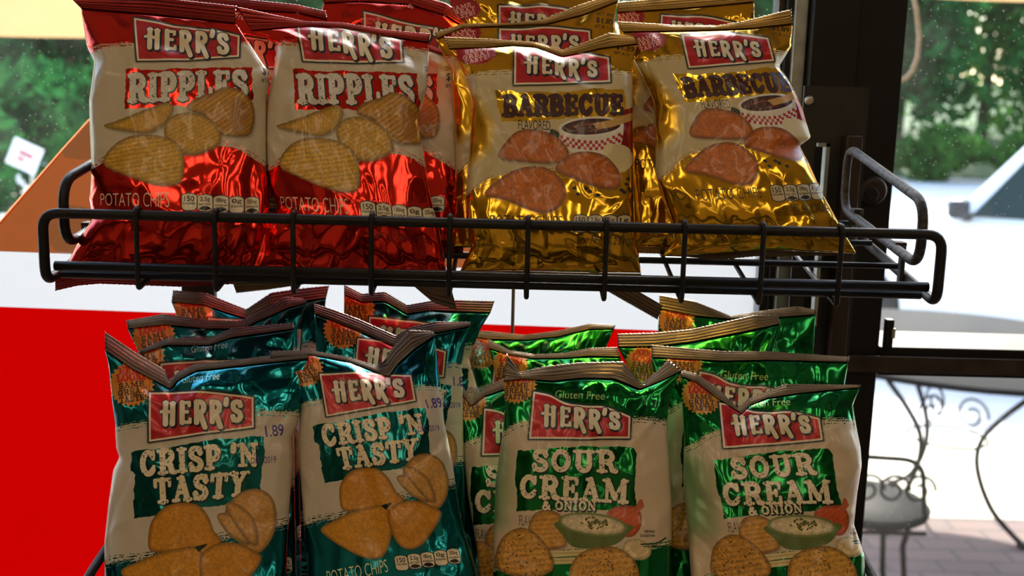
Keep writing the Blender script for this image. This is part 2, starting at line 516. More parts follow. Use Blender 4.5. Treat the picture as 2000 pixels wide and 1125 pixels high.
add_box(bm, ((cx0 + cx1) / 2, 1.106, zc0 / 2), (cx1 - cx0, .018, zc0), bevel=.0015)
from_bm('upright', bm, M['channel'], rack)
bm = bmesh.new()
lx0, lx1 = W(357, 560, 1.11).x, W(421, 560, 1.11).x
add_box(bm, ((lx0 + lx1) / 2, 1.11, zc0 / 2), (lx1 - lx0, .012, zc0), bevel=.0015)
from_bm('upright', bm, M['plate'], rack)
xm = W(1002, 600, 1.10).x
tube('back_rod', [(xm, 1.10, 0.02), (xm, 1.10, W(1002, 470, 1.10).z)], .0019, M['wire'], rack, 8)
for x in ((lx0 + lx1) / 2, (cx0 + cx1) / 2):
    tube('foot', fillet([(x, 1.11, .012), (x, .80, .012)], .01), .011, M['wire'], rack, 10)
tube('back_rail', [(lx0, 1.10, W(950, 500, 1.10).z), (cx1, 1.10, W(950, 500, 1.10).z)], .004, M['wire'], rack, 8)

# ================================================================== outside
struct(box('patio', (0, 2.70, -0.03), (16, 2.66, 0.06), M['brick']))
struct(box('sidewalk', (0, 4.62, -0.03), (30, 1.18, 0.06), M['concrete']))
struct(box('road', (0, 18.6, -0.05), (90, 26.8, 0.06), M['asphalt']))
bm = bmesh.new()
add_prism(bm, [(-60, 32, -.1), (-60, 60, -.1), (-60, 60, 4.0), (-60, 38, .6), (-60, 32, 0.02)], (120, 0, 0))
struct(from_bm('lawn', bm, M['grass']))

def foliage(name, centre, radii, n, size, mat, parent, seed, clumps=26):
    rg = np.random.RandomState(seed)
    c = rg.normal(size=(clumps, 3)); c /= np.linalg.norm(c, axis=1, keepdims=True)
    c = c * (rg.rand(clumps, 1) ** .5) * np.array(radii) * .82
    k = rg.randint(0, clumps, n)
    d = rg.normal(size=(n, 3)); d /= np.linalg.norm(d, axis=1, keepdims=True)
    P = c[k] + d * (rg.rand(n, 1) ** .4) * np.array(radii) * .42 + np.array(centre)
    P[:, 2] = np.maximum(P[:, 2], .05)
    a = rg.normal(size=(n, 3)); a /= np.linalg.norm(a, axis=1, keepdims=True)
    b = np.cross(a, rg.normal(size=(n, 3))); b /= np.linalg.norm(b, axis=1, keepdims=True)
    s = size * (.6 + .8 * rg.rand(n, 1))
    V = np.stack([P - a * s, P + b * s * .45, P + a * s, P - b * s * .45], 1).reshape(-1, 3)
    me = bpy.data.meshes.new(name)
    me.from_pydata(V.tolist(), [], np.arange(4 * n).reshape(n, 4).tolist())
    return link_mesh(name, me, mat, parent, False)

def tree(x, y, h, r, label, light_leaf=False, seed=1, n=4200, base=0.0):
    t = empty('leafy_tree', (x, y, base))
    tag(t, label, 'tree', 'trees across the road')
    bm = bmesh.new()
    add_tube(bm, [(x, y, base), (x + .1, y, base + h * .3), (x - .1, y + .1, base + h * .6), (x, y, base + h * .85)], [.28, .2, .13, .05], 8)
    for k in range(5):
        a = k * 1.3 + seed
        add_tube(bm, [(x, y, base + h * (.3 + .08 * k)), (x + math.cos(a) * r * .6, y + math.sin(a) * r * .6, base + h * (.45 + .09 * k))], [.09, .03], 6)
    from_bm('trunk', bm, M['bark'], t)
    foliage('crown', (x, y, base + h * .52), (r, r, h * .5), n, .26, M['leaf_light' if light_leaf else 'leaf'], t, seed)
for i, (x, y, h, r, lab, li) in enumerate((
        (-21.5, 34, 10.5, 2.95, 'dark green tree farthest left beyond the road', False),
        (-14.7, 34, 10.0, 2.95, 'tall dark green tree seen left of the red chip bags', False),
        (-8.0, 34, 10.5, 2.95, 'green tree across the road, behind the left red bag', False),
        (-1.2, 34, 10.5, 2.95, 'light green tree across the road, behind the middle of the rack', True),
        (5.6, 34, 11.0, 2.95, 'green tree across the road, behind the gold bags', False),
        (12.4, 34, 10.0, 2.95, 'green tree across the road, just right of the dark window post', False),
        (19.2, 34, 9.8, 2.95, 'leafy tree across the road above the white car', False),
        (-18.2, 42, 13.0, 4.4, 'tall tree in the second row at the far left', False),
        (-8.8, 42, 13.0, 4.4, 'tall tree in the second row behind the red bags', True),
        (0.4, 42, 13.0, 4.4, 'tall tree in the second row behind the middle of the rack', False),
        (9.6, 42, 13.0, 4.4, 'tall tree in the second row behind the dark window post', False),
        (18.8, 42, 13.0, 4.4, 'tall light green tree in the second row, above the white car', True),
        (28.0, 42, 13.0, 4.4, 'tall tree in the second row at the far right', False))):
    tree(x, y, h, r * 1.0, lab, li, 11 + i, 5200)
def bush(x, y, r, h, label, seed, li=False, n=2600, size=.16):
    b = empty('shrub', (x, y, 0))
    tag(b, label, 'shrub', 'shrubs outside')
    tube('stem', [(x, y, 0), (x + .05, y, h * .6)], [.06, .03], M['bark'], b, 6)
    foliage('leaves', (x, y, h * .5), (r, r, h * .5), n, size, M['leaf_light' if li else 'leaf'], b, seed, 16)
p = W(20, 430, 13); bush(p.x - .55, 12.2, 1.35, 2.1, 'dark rounded shrub behind the tilted white sign', 71)
p = W(120, 420, 14.5); bush(p.x + 1.1, 15.2, 1.3, 2.2, 'green shrub just right of the tilted white sign', 72)
bush(-8.6, 17, 2.0, 2.4, 'broad green shrub farther back at the left edge of the window', 73)
for k, (x, lab) in enumerate(((12.3, 'low light shrub at the foot of the trees beside the window post'), (15.0, 'low light shrub at the foot of the trees above the car mirror'), (18.0, 'low light shrub at the foot of the trees above the car roof'))):
    b = W(1800, 330, 31.5)
    bush(x, 30.0, 1.3, 1.5, lab, 80 + k, True, 2200, .2)

# tilted white sign by the shrubs
p = W(48, 305, 9.0)
sg = empty('yard_sign', (p.x, 9.0, 0))
tag(sg, 'small tilted white sign with red marks standing among the shrubs at the left', 'sign')
rot = Matrix.Rotation(math.radians(24), 3, 'Y')
box('board', (p.x, 9.0, p.z), (.27, .012, .24), M['signwhite'], sg, rot, .004)
bm = bmesh.new()
for dx, dz, w, h in ((.01, .02, .13, .035), (-.02, -.035, .07, .03)):
    add_box(bm, Vector((p.x, 8.992, p.z)) + rot @ Vector((dx, 0, dz)), (w, .003, h), rot)
from_bm('red_mark', bm, M['signred'], sg)
bm = bmesh.new(); add_box(bm, (p.x + .05, 9.015, (p.z + .1) / 2), (.03, .015, p.z + .1))
from_bm('stake', bm, M['alu'], sg)

# ------------------------------------------------------------------ white car
ca = W(1868, 440, 6.9)
car = empty('parked_car', (ca.x, 6.9, 0), math.radians(-32))
tag(car, 'white car parked on the road outside, seen through the right window pane', 'car')
PARENT_KEEP = False
body = [(-1.30, .34), (-1.36, .52), (-1.33, .70), (-1.18, .82), (-.6, .90), (-.05, .96), (.6, .98), (2.5, .99), (2.98, .95), (3.06, .7), (3.04, .36), (2.45, .26), (2.42, .42), (2.28, .58), (2.06, .64), (1.84, .58), (1.70, .42), (1.67, .24), (-.30, .24), (-.33, .42), (-.46, .58), (-.66, .64), (-.86, .58), (-1.0, .42), (-1.03, .30)]
bm = bmesh.new()
add_prism(bm, [(a, 0, b) for a, b in body], (0, 1.72, 0))
bmesh.ops.bevel(bm, geom=[e for e in bm.edges if abs(e.verts[0].co.y - e.verts[1].co.y) < 1e-4 and (e.verts[0].co.z + e.verts[1].co.z) > 1.3], offset=.04, segments=3, profile=.6, affect='EDGES')
from_bm('body', bm, M['carpaint'], car)
bm = bmesh.new()
lo = [(-.10, .05, .94), (2.85, .05, .95), (2.85, 1.67, .95), (-.10, 1.67, .94)]
hi = [(.36, .22, 1.50), (2.15, .22, 1.52), (2.15, 1.50, 1.52), (.36, 1.50, 1.50)]
vl = [bm.verts.new(q) for q in lo]; vh = [bm.verts.new(q) for q in hi]
bm.faces.new(vl); bm.faces.new(vh)
for i in range(4): bm.faces.new((vl[i], vl[(i + 1) % 4], vh[(i + 1) % 4], vh[i]))
bmesh.ops.bevel(bm, geom=list(bm.edges), offset=.035, segments=3, profile=.6, affect='EDGES')
from_bm('roof', bm, M['carpaint'], car)
def on_side(x, z, out=.012):
    t = (z - .945) / .53
    return (x, .05 + .17 * t - out, z)
def pane(pts):
    bmq = bmesh.new()
    add_prism(bmq, pts, (0, .02, 0))
    return from_bm('side_window', bmq, M['carglass'], car)
pane([on_side(.08, 1.0), on_side(.36, 1.38), on_side(.44, 1.42), on_side(1.28, 1.41), on_side(1.30, 1.0)])
pane([on_side(1.38, 1.0), on_side(1.36, 1.41), on_side(2.0, 1.41), on_side(2.35, 1.02)])
bm = bmesh.new()
add_prism(bm, [(-.02, .22, .985), (.32, .34, 1.44), (.32, 1.40, 1.44), (-.02, 1.52, .985)], (-.012, 0, .016))
from_bm('windscreen', bm, M['carglass'], car)
for x in (-.66, 2.06):
    for y0 in (.02, 1.50):
        w = lathe('wheel', [(.10, .03), (.24, .0), (.31, .01), (.325, .05), (.325, .17), (.30, .20), (.10, .20)], M['rubber'], car, 32, (x, y0, .325), 'Y')
        lathe('hubcap', [(.0, -.004), (.12, -.008), (.19, .004), (.2, .03)], M['alu'], w, 24, (x, y0, .325), 'Y')
bm = bmesh.new(); add_box(bm, (.02, -.10, 1.06), (.12, .20, .13), None, .035); add_box(bm, (.06, .02, 1.0), (.05, .10, .05))
from_bm('wing_mirror', bm, M['grille'], car)
bm = bmesh.new(); add_box(bm, (-1.26, .16, .70), (.16, .26, .12), None, .03)
from_bm('headlight', bm, M['carglass'], car)
bm = bmesh.new(); add_box(bm, (.7, .02, .25), (2.2, .06, .12), None, .02); add_box(bm, (-1.33, .86, .42), (.08, 1.3, .14), None, .02)
from_bm('lower_trim', bm, M['grille'], car)
bm = bmesh.new(); add_box(bm, (1.15, -.006, .84), (.16, .03, .03), None, .008)
from_bm('door_handle', bm, M['alu'], car)
PARENT_KEEP = True

# ------------------------------------------------------------------ wrought-iron table and chair
tc_ = W(1845, 900, 4.05); tx, ty = tc_.x, 4.05
TZ = .735
tb = empty('iron_table', (tx, ty, 0))
tag(tb, 'round black wrought-iron table with curved legs on the brick patio outside', 'table')
lathe('tabletop', [(0, TZ - .012), (.72, TZ - .012), (.74, TZ - .022), (.75, TZ - .006), (.735, TZ), (0, TZ)], M['tabletop'], tb, 48, (tx, ty, 0))
def scroll(c, r, turns, e1, e2, n=26, r1=.25):
    return [Vector(c) + Vector(e1) * (r * (1 - (1 - r1) * t / n) * math.cos(2 * math.pi * turns * t / n)) + Vector(e2) * (r * (1 - (1 - r1) * t / n) * math.sin(2 * math.pi * turns * t / n)) for t in range(n + 1)]
for ang in (-58, 100, 205):
    a = math.radians(ang); d = Vector((math.cos(a), math.sin(a), 0))
    prof = smooth_profile = [(.44, TZ - .015), (.36, .62), (.23, .48), (.15, .36), (.15, .24), (.23, .10), (.36, .012)]
    bm = bmesh.new()
    pts = []
    q = [prof[0]] + prof + [prof[-1]]
    for i in range(1, len(q) - 2):
        p0, p1, p2, p3 = [Vector((*z_, 0)) for z_ in q[i - 1:i + 3]]
        for k in range(6):
            t = k / 6
            pts.append(0.5 * (2 * p1 + (p2 - p0) * t + (2 * p0 - 5 * p1 + 4 * p2 - p3) * t * t + (3 * p1 - p0 - 3 * p2 + p3) * t ** 3))
    pts.append(Vector((*prof[-1], 0)))
    add_tube(bm, [Vector((tx, ty, 0)) + d * v.x + Vector((0, 0, v.y)) for v in pts], .0105, 8)
    add_tube(bm, scroll(Vector((tx, ty, .46)) + d * .10, .075, 1.4, d, (0, 0, 1)), .005, 6)
    add_box(bm, Vector((tx, ty, .008)) + d * .37, (.04, .04, .016), None, .004)
    from_bm('leg', bm, M['iron'], tb)
tube('brace_ring', [(tx + .155 * math.cos(k * math.pi / 12), ty + .155 * math.sin(k * math.pi / 12), .34) for k in range(24)], .006, M['iron'], tb, 6, True)

cc = W(1690, 940, 3.02); cx, cy = cc.x, 3.02
ch = empty('iron_chair', (cx, cy, 0))
tag(ch, 'black wrought-iron patio chair with scrollwork, partly hidden by the dark window post', 'chair')
SZ = .45
lathe('seat', [(0, SZ - .01), (.17, SZ - .012), (.19, SZ - .02), (.195, SZ - .004), (.185, SZ + .006), (0, SZ + .004)], M['iron'], ch, 36, (cx, cy, 0))
for ang in (40, 140, 220, 320):
    a = math.radians(ang); d = Vector((math.cos(a), math.sin(a), 0))
    o = Vector((cx, cy, 0))
    bm = bmesh.new()
    add_tube(bm, [o + d * .15 + Vector((0, 0, SZ - .01)), o + d * .13 + Vector((0, 0, .34)), o + d * .15 + Vector((0, 0, .18)), o + d * .21 + Vector((0, 0, .01))], .009, 8)
    add_tube(bm, [o + d * .21 + Vector((0, 0, .012)), o + d * .21 + Vector((0, 0, 0))], .02, 10)
    from_bm('leg', bm, M['iron'], ch)
bm = bmesh.new()
add_tube(bm, fillet([(cx - .19, cy + .05, SZ), (cx - .20, cy + .10, .88), (cx - .20, cy - .14, .88), (cx - .19, cy - .10, SZ)], .08, 6), .009, 8)
for k in range(3):
    add_tube(bm, scroll((cx - .195, cy - .06 + k * .055, .66), .05, 1.3, (0, 1, 0), (0, 0, 1)), .005, 6)
from_bm('backrest', bm, M['iron'], ch)
bm = bmesh.new()
add_tube(bm, fillet([(cx - .19, cy - .13, .64), (cx + .10, cy - .17, .64), (cx + .13, cy - .15, SZ)], .06, 6), .008, 8)
for k in range(3):
    add_tube(bm, scroll((cx - .05 + k * .075, cy - .16, .545), .05, 1.35, (1, 0, 0), (0, 0, 1)), .005, 6)
from_bm('armrest', bm, M['iron'], ch)
add_tube_rail = tube('seat_rail', [(cx - .15, cy - .12, SZ - .055), (cx + .15, cy - .12, SZ - .055)], .007, M['iron'], ch, 6)

# ------------------------------------------------------------------ cream umbrellas, only their edges reach into view
def umbrella(px, py, d, R, label, strap=None):
    e = W(px, py, d)                     # the rim point farthest from the shop
    c = Vector((e.x, d - R, 0)); zr = e.z
    u = empty('patio_umbrella', (c.x, c.y, 0))
    tag(u, label, 'umbrella', 'patio umbrellas')
    bm = bmesh.new(); n = 64
    rings = []
    for r, z in ((R, zr), (R * 1.004, zr + .16), (R * .5, zr + .42), (.03, zr + .62)):
        rings.append([bm.verts.new((c.x + r * (1 - .02 * math.sin(4 * math.pi * k / 8) ** 2) * math.cos(2 * math.pi * k / n), c.y + r * math.sin(2 * math.pi * k / n), z)) for k in range(n)])
    for A, B in zip(rings, rings[1:]):
        for k in range(n):
            bm.faces.new((A[k], A[(k + 1) % n], B[(k + 1) % n], B[k]))
    bm.faces.new(rings[-1])
    from_bm('canopy', bm, M['canvas'], u)
    tube('pole', [(c.x, c.y, .03), (c.x, c.y, zr + .60)], .02, M['bark'], u, 10)
    lathe('base', [(0, 0), (.26, 0), (.26, .04), (.06, .07), (.03, .12)], M['grille'], u, 32, (c.x, c.y, 0))
    if strap:
        tube('tie_strap', [W(a, b, 2.6) for a, b in strap], .006, M['cord'], u, 8)
umbrella(30, 72, 4.4, 1.2, 'cream canvas umbrella whose rim shows at the upper left corner')
umbrella(1990, 4, 4.4, 1.2, 'cream canvas umbrella at the upper right with a tan tie strap hanging from it',
         [(1783, -14), (1790, 20), (1795, 70), (1792, 110), (1782, 138), (1768, 154), (1755, 158)])

# ================================================================== printed film of the bags
# The artwork of each flavour is drawn here, stroke by stroke, into a generated image whose alpha says where the film is bare foil.
def vnoise(x, y, seed=0):
    """smooth value noise, vectorised"""
    xi = np.floor(x).astype(np.int64); yi = np.floor(y).astype(np.int64)
    fx = x - xi; fy = y - yi
    fx = fx * fx * (3 - 2 * fx); fy = fy * fy * (3 - 2 * fy)
    def h(a, b):
        n = (a * 374761393 + b * 668265263 + seed * 974711) & 0x7fffffff
        n = ((n ^ (n >> 13)) * 1274126177) & 0x7fffffff
        return ((n ^ (n >> 16)) & 0xffff) / 65535.0
    return (h(xi, yi) * (1 - fx) + h(xi + 1, yi) * fx) * (1 - fy) + (h(xi, yi + 1) * (1 - fx) + h(xi + 1, yi + 1) * fx) * fy

def fnoise(x, y, seed=0, octs=3):
    s = 0; a = 0.5; t = 0
    for k in range(octs):
        s = s + a * vnoise(x * 2 ** k, y * 2 ** k, seed + k * 17); t += a; a *= 0.5
    return s / t

def smooth_closed(pts, n=6):
    p = np.array(pts, float); m = len(p); out = []
    for i in range(m):
        p0, p1, p2, p3 = p[i - 1], p[i], p[(i + 1) % m], p[(i + 2) % m]
        for k in range(n):
            t = k / n
            out.append(0.5 * (2 * p1 + (p2 - p0) * t + (2 * p0 - 5 * p1 + 4 * p2 - p3) * t * t + (3 * p1 - p0 - 3 * p2 + p3) * t ** 3))
    return out

def smooth_open(pts, n=6):
    p = [np.array(q, float) for q in pts]
    p = [2 * p[0] - p[1]] + p + [2 * p[-1] - p[-2]]
    out = []
    for i in range(1, len(p) - 2):
        p0, p1, p2, p3 = p[i - 1], p[i], p[i + 1], p[i + 2]
        for k in range(n):
            t = k / n
            out.append(0.5 * (2 * p1 + (p2 - p0) * t + (2 * p0 - 5 * p1 + 4 * p2 - p3) * t * t + (3 * p1 - p0 - 3 * p2 + p3) * t ** 3))
    out.append(p[-2])
    return out

class Canvas:
    def __init__(self, x0, y0, x1, y1, S, base, foil):
        self.x0, self.y0, self.S = x0, y0, S
        self.w, self.h = int((x1 - x0) * S), int((y1 - y0) * S)
        self.x1, self.y1 = x0 + self.w / S, y0 + self.h / S
        self.rgb = np.empty((self.h, self.w, 3), np.float32); self.rgb[:] = base
        self.foil = np.full((self.h, self.w), foil, np.float32)

    def grid(self, bx0, by0, bx1, by1):
        S = self.S
        i0 = max(0, int((bx0 - self.x0) * S) - 1); i1 = min(self.w, int((bx1 - self.x0) * S) + 2)
        j0 = max(0, int((by0 - self.y0) * S) - 1); j1 = min(self.h, int((by1 - self.y0) * S) + 2)
        if i1 <= i0 or j1 <= j0: return None
        X, Y = np.meshgrid((np.arange(i0, i1) + .5) / S + self.x0, (np.arange(j0, j1) + .5) / S + self.y0)
        return slice(j0, j1), slice(i0, i1), X, Y

    def put(self, sj, si, mask, color, foil):
        c = np.asarray(color, np.float32)
        mask = mask.astype(np.float32)
        self.rgb[sj, si] += (c - self.rgb[sj, si]) * mask[..., None]
        self.foil[sj, si] += (foil - self.foil[sj, si]) * mask

    def sd(self, pts, X, Y, closed=True):
        d2 = np.full(X.shape, 1e9); ins = np.zeros(X.shape, bool)
        m = len(pts)
        for i in range(m if closed else m - 1):
            ax, ay = pts[i]; bx, by = pts[(i + 1) % m]
            dx, dy = bx - ax, by - ay
            L = dx * dx + dy * dy + 1e-12
            t = np.clip(((X - ax) * dx + (Y - ay) * dy) / L, 0, 1)
            d2 = np.minimum(d2, (X - ax - t * dx) ** 2 + (Y - ay - t * dy) ** 2)
            if closed and ay != by:
                ins ^= ((ay > Y) != (by > Y)) & (X < (bx - ax) * (Y - ay) / (by - ay) + ax)
        d = np.sqrt(d2)
        return np.where(ins, -d, d)

    def poly(self, pts, color, foil=0.0, rough=0.0, rs=0.12, grow=0.0, alpha=1.0, tex=None, seed=1, holes=0.0, fade=None):
        p = np.array(pts, float)
        pad = abs(grow) + rough + 2
        g = self.grid(p[:, 0].min() - pad, p[:, 1].min() - pad, p[:, 0].max() + pad, p[:, 1].max() + pad)
        if g is None: return
        sj, si, X, Y = g
        Xq, Yq = X, Y
        if rough:
            Xq = X + (fnoise(X * rs, Y * rs, seed) - .5) * 2 * rough
            Yq = Y + (fnoise(X * rs, Y * rs * 1.6, seed + 5) - .5) * 2 * rough
        d = self.sd(p, Xq, Yq) - grow
        mask = np.clip(0.5 - d * self.S / 1.2, 0, 1) * alpha
        if fade: mask = mask * np.clip(-d / fade, 0, 1)
        if holes:
            mask = mask * np.clip((fnoise(X * .35, Y * .35, seed + 9) - holes) * 14, 0, 1)
        c = color if tex is None else tex(X, Y, d, np.asarray(color, float))
        self.put(sj, si, mask, c, foil)

    def line(self, pts, width, color, foil=0.0, rough=0.0, alpha=1.0, holes=0.0, seed=3, rs=.3):
        p = np.array(pts, float); pad = width + rough + 2
        g = self.grid(p[:, 0].min() - pad, p[:, 1].min() - pad, p[:, 0].max() + pad, p[:, 1].max() + pad)
        if g is None: return
        sj, si, X, Y = g
        Xq, Yq = X, Y
        if rough:
            Xq = X + (fnoise(X * rs, Y * rs, seed) - .5) * 2 * rough
            Yq = Y + (fnoise(X * rs, Y * rs, seed + 5) - .5) * 2 * rough
        d = self.sd(p, Xq, Yq, False) - width / 2
        mask = np.clip(0.5 - d * self.S / 1.2, 0, 1) * alpha
        if holes:
            mask = mask * np.clip((fnoise(X * .35, Y * .35, seed + 9) - holes) * 14, 0, 1)
        self.put(sj, si, mask, color, foil)

    def ell(self, cx, cy, rx, ry, color, foil=0.0, ang=0.0, n=28, **k):
        a = math.radians(ang)
        self.poly([(cx + rx * math.cos(t) * math.cos(a) - ry * math.sin(t) * math.sin(a),
                    cy + rx * math.cos(t) * math.sin(a) + ry * math.sin(t) * math.cos(a))
                   for t in [2 * math.pi * i / n for i in range(n)]], color, foil, **k)

    def image(self, name):
        a = np.empty((self.h, self.w, 4), np.float32)
        a[..., :3] = np.clip(self.rgb, 0, 1); a[..., 3] = np.clip(self.foil, 0, 1)
        im = bpy.data.images.new(name, self.w, self.h, alpha=True)
        im.alpha_mode = 'CHANNEL_PACKED'
        im.pixels.foreach_set(a[::-1].ravel())
        im.update(); im.pack()
        return im

# ---- a slab-serif alphabet made of strokes on a unit box (y down): ('l' points) thick, ('t' points) thin
def arc(cx, cy, rx, ry, a0, a1, n=12):
    return [(cx + rx * math.cos(math.radians(a0 + (a1 - a0) * i / n)), cy + ry * math.sin(math.radians(a0 + (a1 - a0) * i / n))) for i in range(n + 1)]
def sf(x, y, r=.2): return ('t', [(x - r, y), (x + r, y)])
LO, HI = .95, .05
_S = smooth_open([(.80, .24), (.70, .10), (.50, .06), (.28, .11), (.21, .27), (.32, .42), (.52, .50), (.72, .58), (.82, .74), (.72, .89), (.50, .94), (.27, .89), (.18, .75)], 3)
_Rb = [(.25, HI), (.5, HI)] + arc(.52, .28, .27, .23, -90, 90) + [(.25, .51)]
GL = {
 'A': (1.0, [('l', [(.48, .04), (.80, LO)]), ('t', [(.48, .04), (.18, LO)]), ('t', [(.27, .64), (.70, .64)]), sf(.17, LO, .15), sf(.81, LO, .17), ('t', [(.30, HI), (.52, HI)])]),
 'B': (.95, [('l', [(.27, HI), (.27, LO)]), ('l', [(.25, HI), (.5, HI)] + arc(.52, .27, .25, .21, -90, 90) + [(.25, .49)]), ('l', [(.25, .49), (.52, .49)] + arc(.55, .72, .29, .23, -90, 90) + [(.25, .95)]), sf(.22, HI, .18), sf(.22, LO, .18)]),
 'C': (.95, [('l', arc(.52, .5, .34, .43, -42, -318, 20)), ('t', [(.82, .06), (.82, .34)]), ('t', [(.80, .80), (.84, .66)])]),
 'E': (.9, [('l', [(.28, HI), (.28, LO)]), ('t', [(.08, HI), (.85, HI)]), ('t', [(.25, .5), (.66, .5)]), ('t', [(.08, LO), (.87, LO)]), ('t', [(.85, HI), (.85, .28)]), ('t', [(.87, .70), (.87, LO)]), ('t', [(.66, .38), (.66, .62)])]),
 'G': (1.0, [('l', arc(.5, .5, .34, .43, -42, -320, 20)), ('t', [(.80, .06), (.80, .32)]), ('l', [(.76, .55), (.76, .92)]), ('t', [(.55, .55), (.95, .55)])]),
 'H': (1.1, [('l', [(.24, HI), (.24, LO)]), ('l', [(.76, HI), (.76, LO)]), ('t', [(.24, .5), (.76, .5)]), sf(.24, HI), sf(.24, LO), sf(.76, HI), sf(.76, LO)]),
 'I': (.55, [('l', [(.5, HI), (.5, LO)]), sf(.5, HI, .36), sf(.5, LO, .36)]),
 'K': (1.05, [('l', [(.25, HI), (.25, LO)]), ('t', [(.8, HI), (.28, .58)]), ('l', [(.42, .45), (.82, LO)]), sf(.25, HI), sf(.25, LO), sf(.8, HI, .16), sf(.82, LO, .16)]),
 'L': (.85, [('l', [(.3, HI), (.3, LO)]), sf(.3, HI, .24), ('t', [(.08, LO), (.9, LO)]), ('t', [(.9, .64), (.9, LO)])]),
 'M': (1.3, [('t', [(.18, HI), (.18, LO)]), ('l', [(.2, HI), (.5, .8)]), ('t', [(.8, HI), (.5, .8)]), ('l', [(.82, HI), (.82, LO)]), sf(.14, HI, .1), sf(.86, HI, .1), sf(.18, LO, .14), sf(.82, LO, .16)]),
 'N': (1.1, [('t', [(.2, HI), (.2, LO)]), ('l', [(.22, HI), (.78, LO)]), ('t', [(.8, HI), (.8, LO)]), sf(.16, HI, .12), sf(.8, HI, .15), sf(.2, LO, .15)]),
 'O': (1.0, [('l', arc(.5, .5, .35, .43, 0, 360, 28))]),
 'P': (.9, [('l', [(.27, HI), (.27, LO)]), ('l', [(.25, HI), (.5, HI)] + arc(.54, .31, .28, .26, -90, 90) + [(.25, .57)]), sf(.22, HI, .18), sf(.27, LO, .22)]),
 'R': (1.0, [('l', [(.27, HI), (.27, LO)]), ('l', _Rb), ('l', [(.5, .52), (.70, .66), (.76, .9), (.92, .95)]), sf(.22, HI, .17), sf(.27, LO, .2)]),
 'S': (.85, [('l', _S), ('t', [(.80, .05), (.80, .32)]), ('t', [(.18, .68), (.18, .96)])]),
 'T': (.95, [('l', [(.5, HI), (.5, LO)]), ('t', [(.1, HI), (.9, HI)]), ('t', [(.1, HI), (.1, .3)]), ('t', [(.9, HI), (.9, .3)]), sf(.5, LO, .22)]),
 'U': (1.05, [('l', [(.25, HI), (.25, .62)] + arc(.5, .66, .26, .28, 180, 0) + [(.76, HI)]), sf(.25, HI, .19), sf(.76, HI, .19)]),
 'W': (1.4, [('l', [(.12, HI), (.33, LO)]), ('t', [(.33, LO), (.5, .2)]), ('l', [(.5, .2), (.68, LO)]), ('t', [(.68, LO), (.88, HI)]), sf(.12, HI, .1), sf(.88, HI, .1)]),
 'Y': (1.0, [('l', [(.2, HI), (.5, .52)]), ('t', [(.8, HI), (.5, .52)]), ('l', [(.5, .5), (.5, LO)]), sf(.2, HI, .18), sf(.8, HI, .18), sf(.5, LO, .22)]),
 '&': (1.1, [('l', smooth_open([(.92, .92), (.62, .62), (.34, .30), (.36, .10), (.52, .06), (.64, .18), (.5, .36), (.26, .54), (.16, .74), (.3, .93), (.56, .9), (.78, .66), (.86, .5)], 3))]),
 "'": (.35, [('l', [(.55, .02), (.45, .28)])]),
 '!': (.4, [('l', [(.5, .05), (.5, .62)]), ('l', [(.5, .88), (.5, .94)])]),
 ' ': (.4, []),
}
# the brand panel's flared capitals: tall H, smaller capitals whose R legs drop below the line
LOGO = {
 'H': (1.0, [('l', [(.30, .02), (.28, .98)]), ('l', [(.74, .06), (.72, .98)]), ('t', [(.02, .42), (.22, .37), (.52, .44), (.74, .44)]), ('t', [(.20, .02), (.40, .03)]), ('t', [(.64, .06), (.84, .07)])]),
 'E': (.78, [('l', [(.28, .05), (.28, .95)]), ('t', [(.24, .06), (.84, .06)]), ('t', [(.26, .48), (.70, .48)]), ('t', [(.24, .94), (.90, .94)]), ('t', [(.84, .05), (.84, .2)]), ('t', [(.9, .8), (.9, .95)])]),
 'R': (.86, [('l', [(.26, .04), (.26, .98)]), ('l', [(.24, .06), (.46, .05)] + arc(.50, .29, .27, .24, -90, 90) + [(.26, .54)]), ('l', [(.48, .54), (.70, .95), (.84, 1.22)])]),
 'S': (.72, [('l', _S), ('t', [(.80, .05), (.80, .26)]), ('t', [(.18, .72), (.18, .95)])]),
 "'": (.30, [('l', [(.5, -.08), (.35, .16)])]),
}

def quad_map(q):
    """bilinear map of the unit box (y down) to corners tl, tr, br, bl"""
    tl, tr, br, bl = [np.array(p, float) for p in q]
    return lambda s, t: tuple((1 - s) * (1 - t) * tl + s * (1 - t) * tr + s * t * br + (1 - s) * t * bl)

def slab(cv, text, q, color, foil=0.0, thick=.21, thin=.13, grow=0.0, rough=0.0, holes=0.0, gap=.08, glyphs=GL, alpha=1.0, shift=(0, 0)):
    fm = quad_map(q)
    wid = [glyphs[c][0] for c in text]
    tot = sum(wid) + gap * (len(text) - 1)
    H = (math.dist(q[0], q[3]) + math.dist(q[1], q[2])) / 2
    x = 0.0
    for c, w in zip(text, wid):
        for kind, pts in glyphs[c][1]:
            pp = [fm((x + px * w) / tot, py) for px, py in pts]
            pp = [(a + shift[0], b + shift[1]) for a, b in pp]
            cv.line(pp, (thick if kind == 'l' else thin) * H + 2 * grow, color, foil, rough=rough, holes=holes, alpha=alpha, seed=7 + ord(c))
        x += w + gap

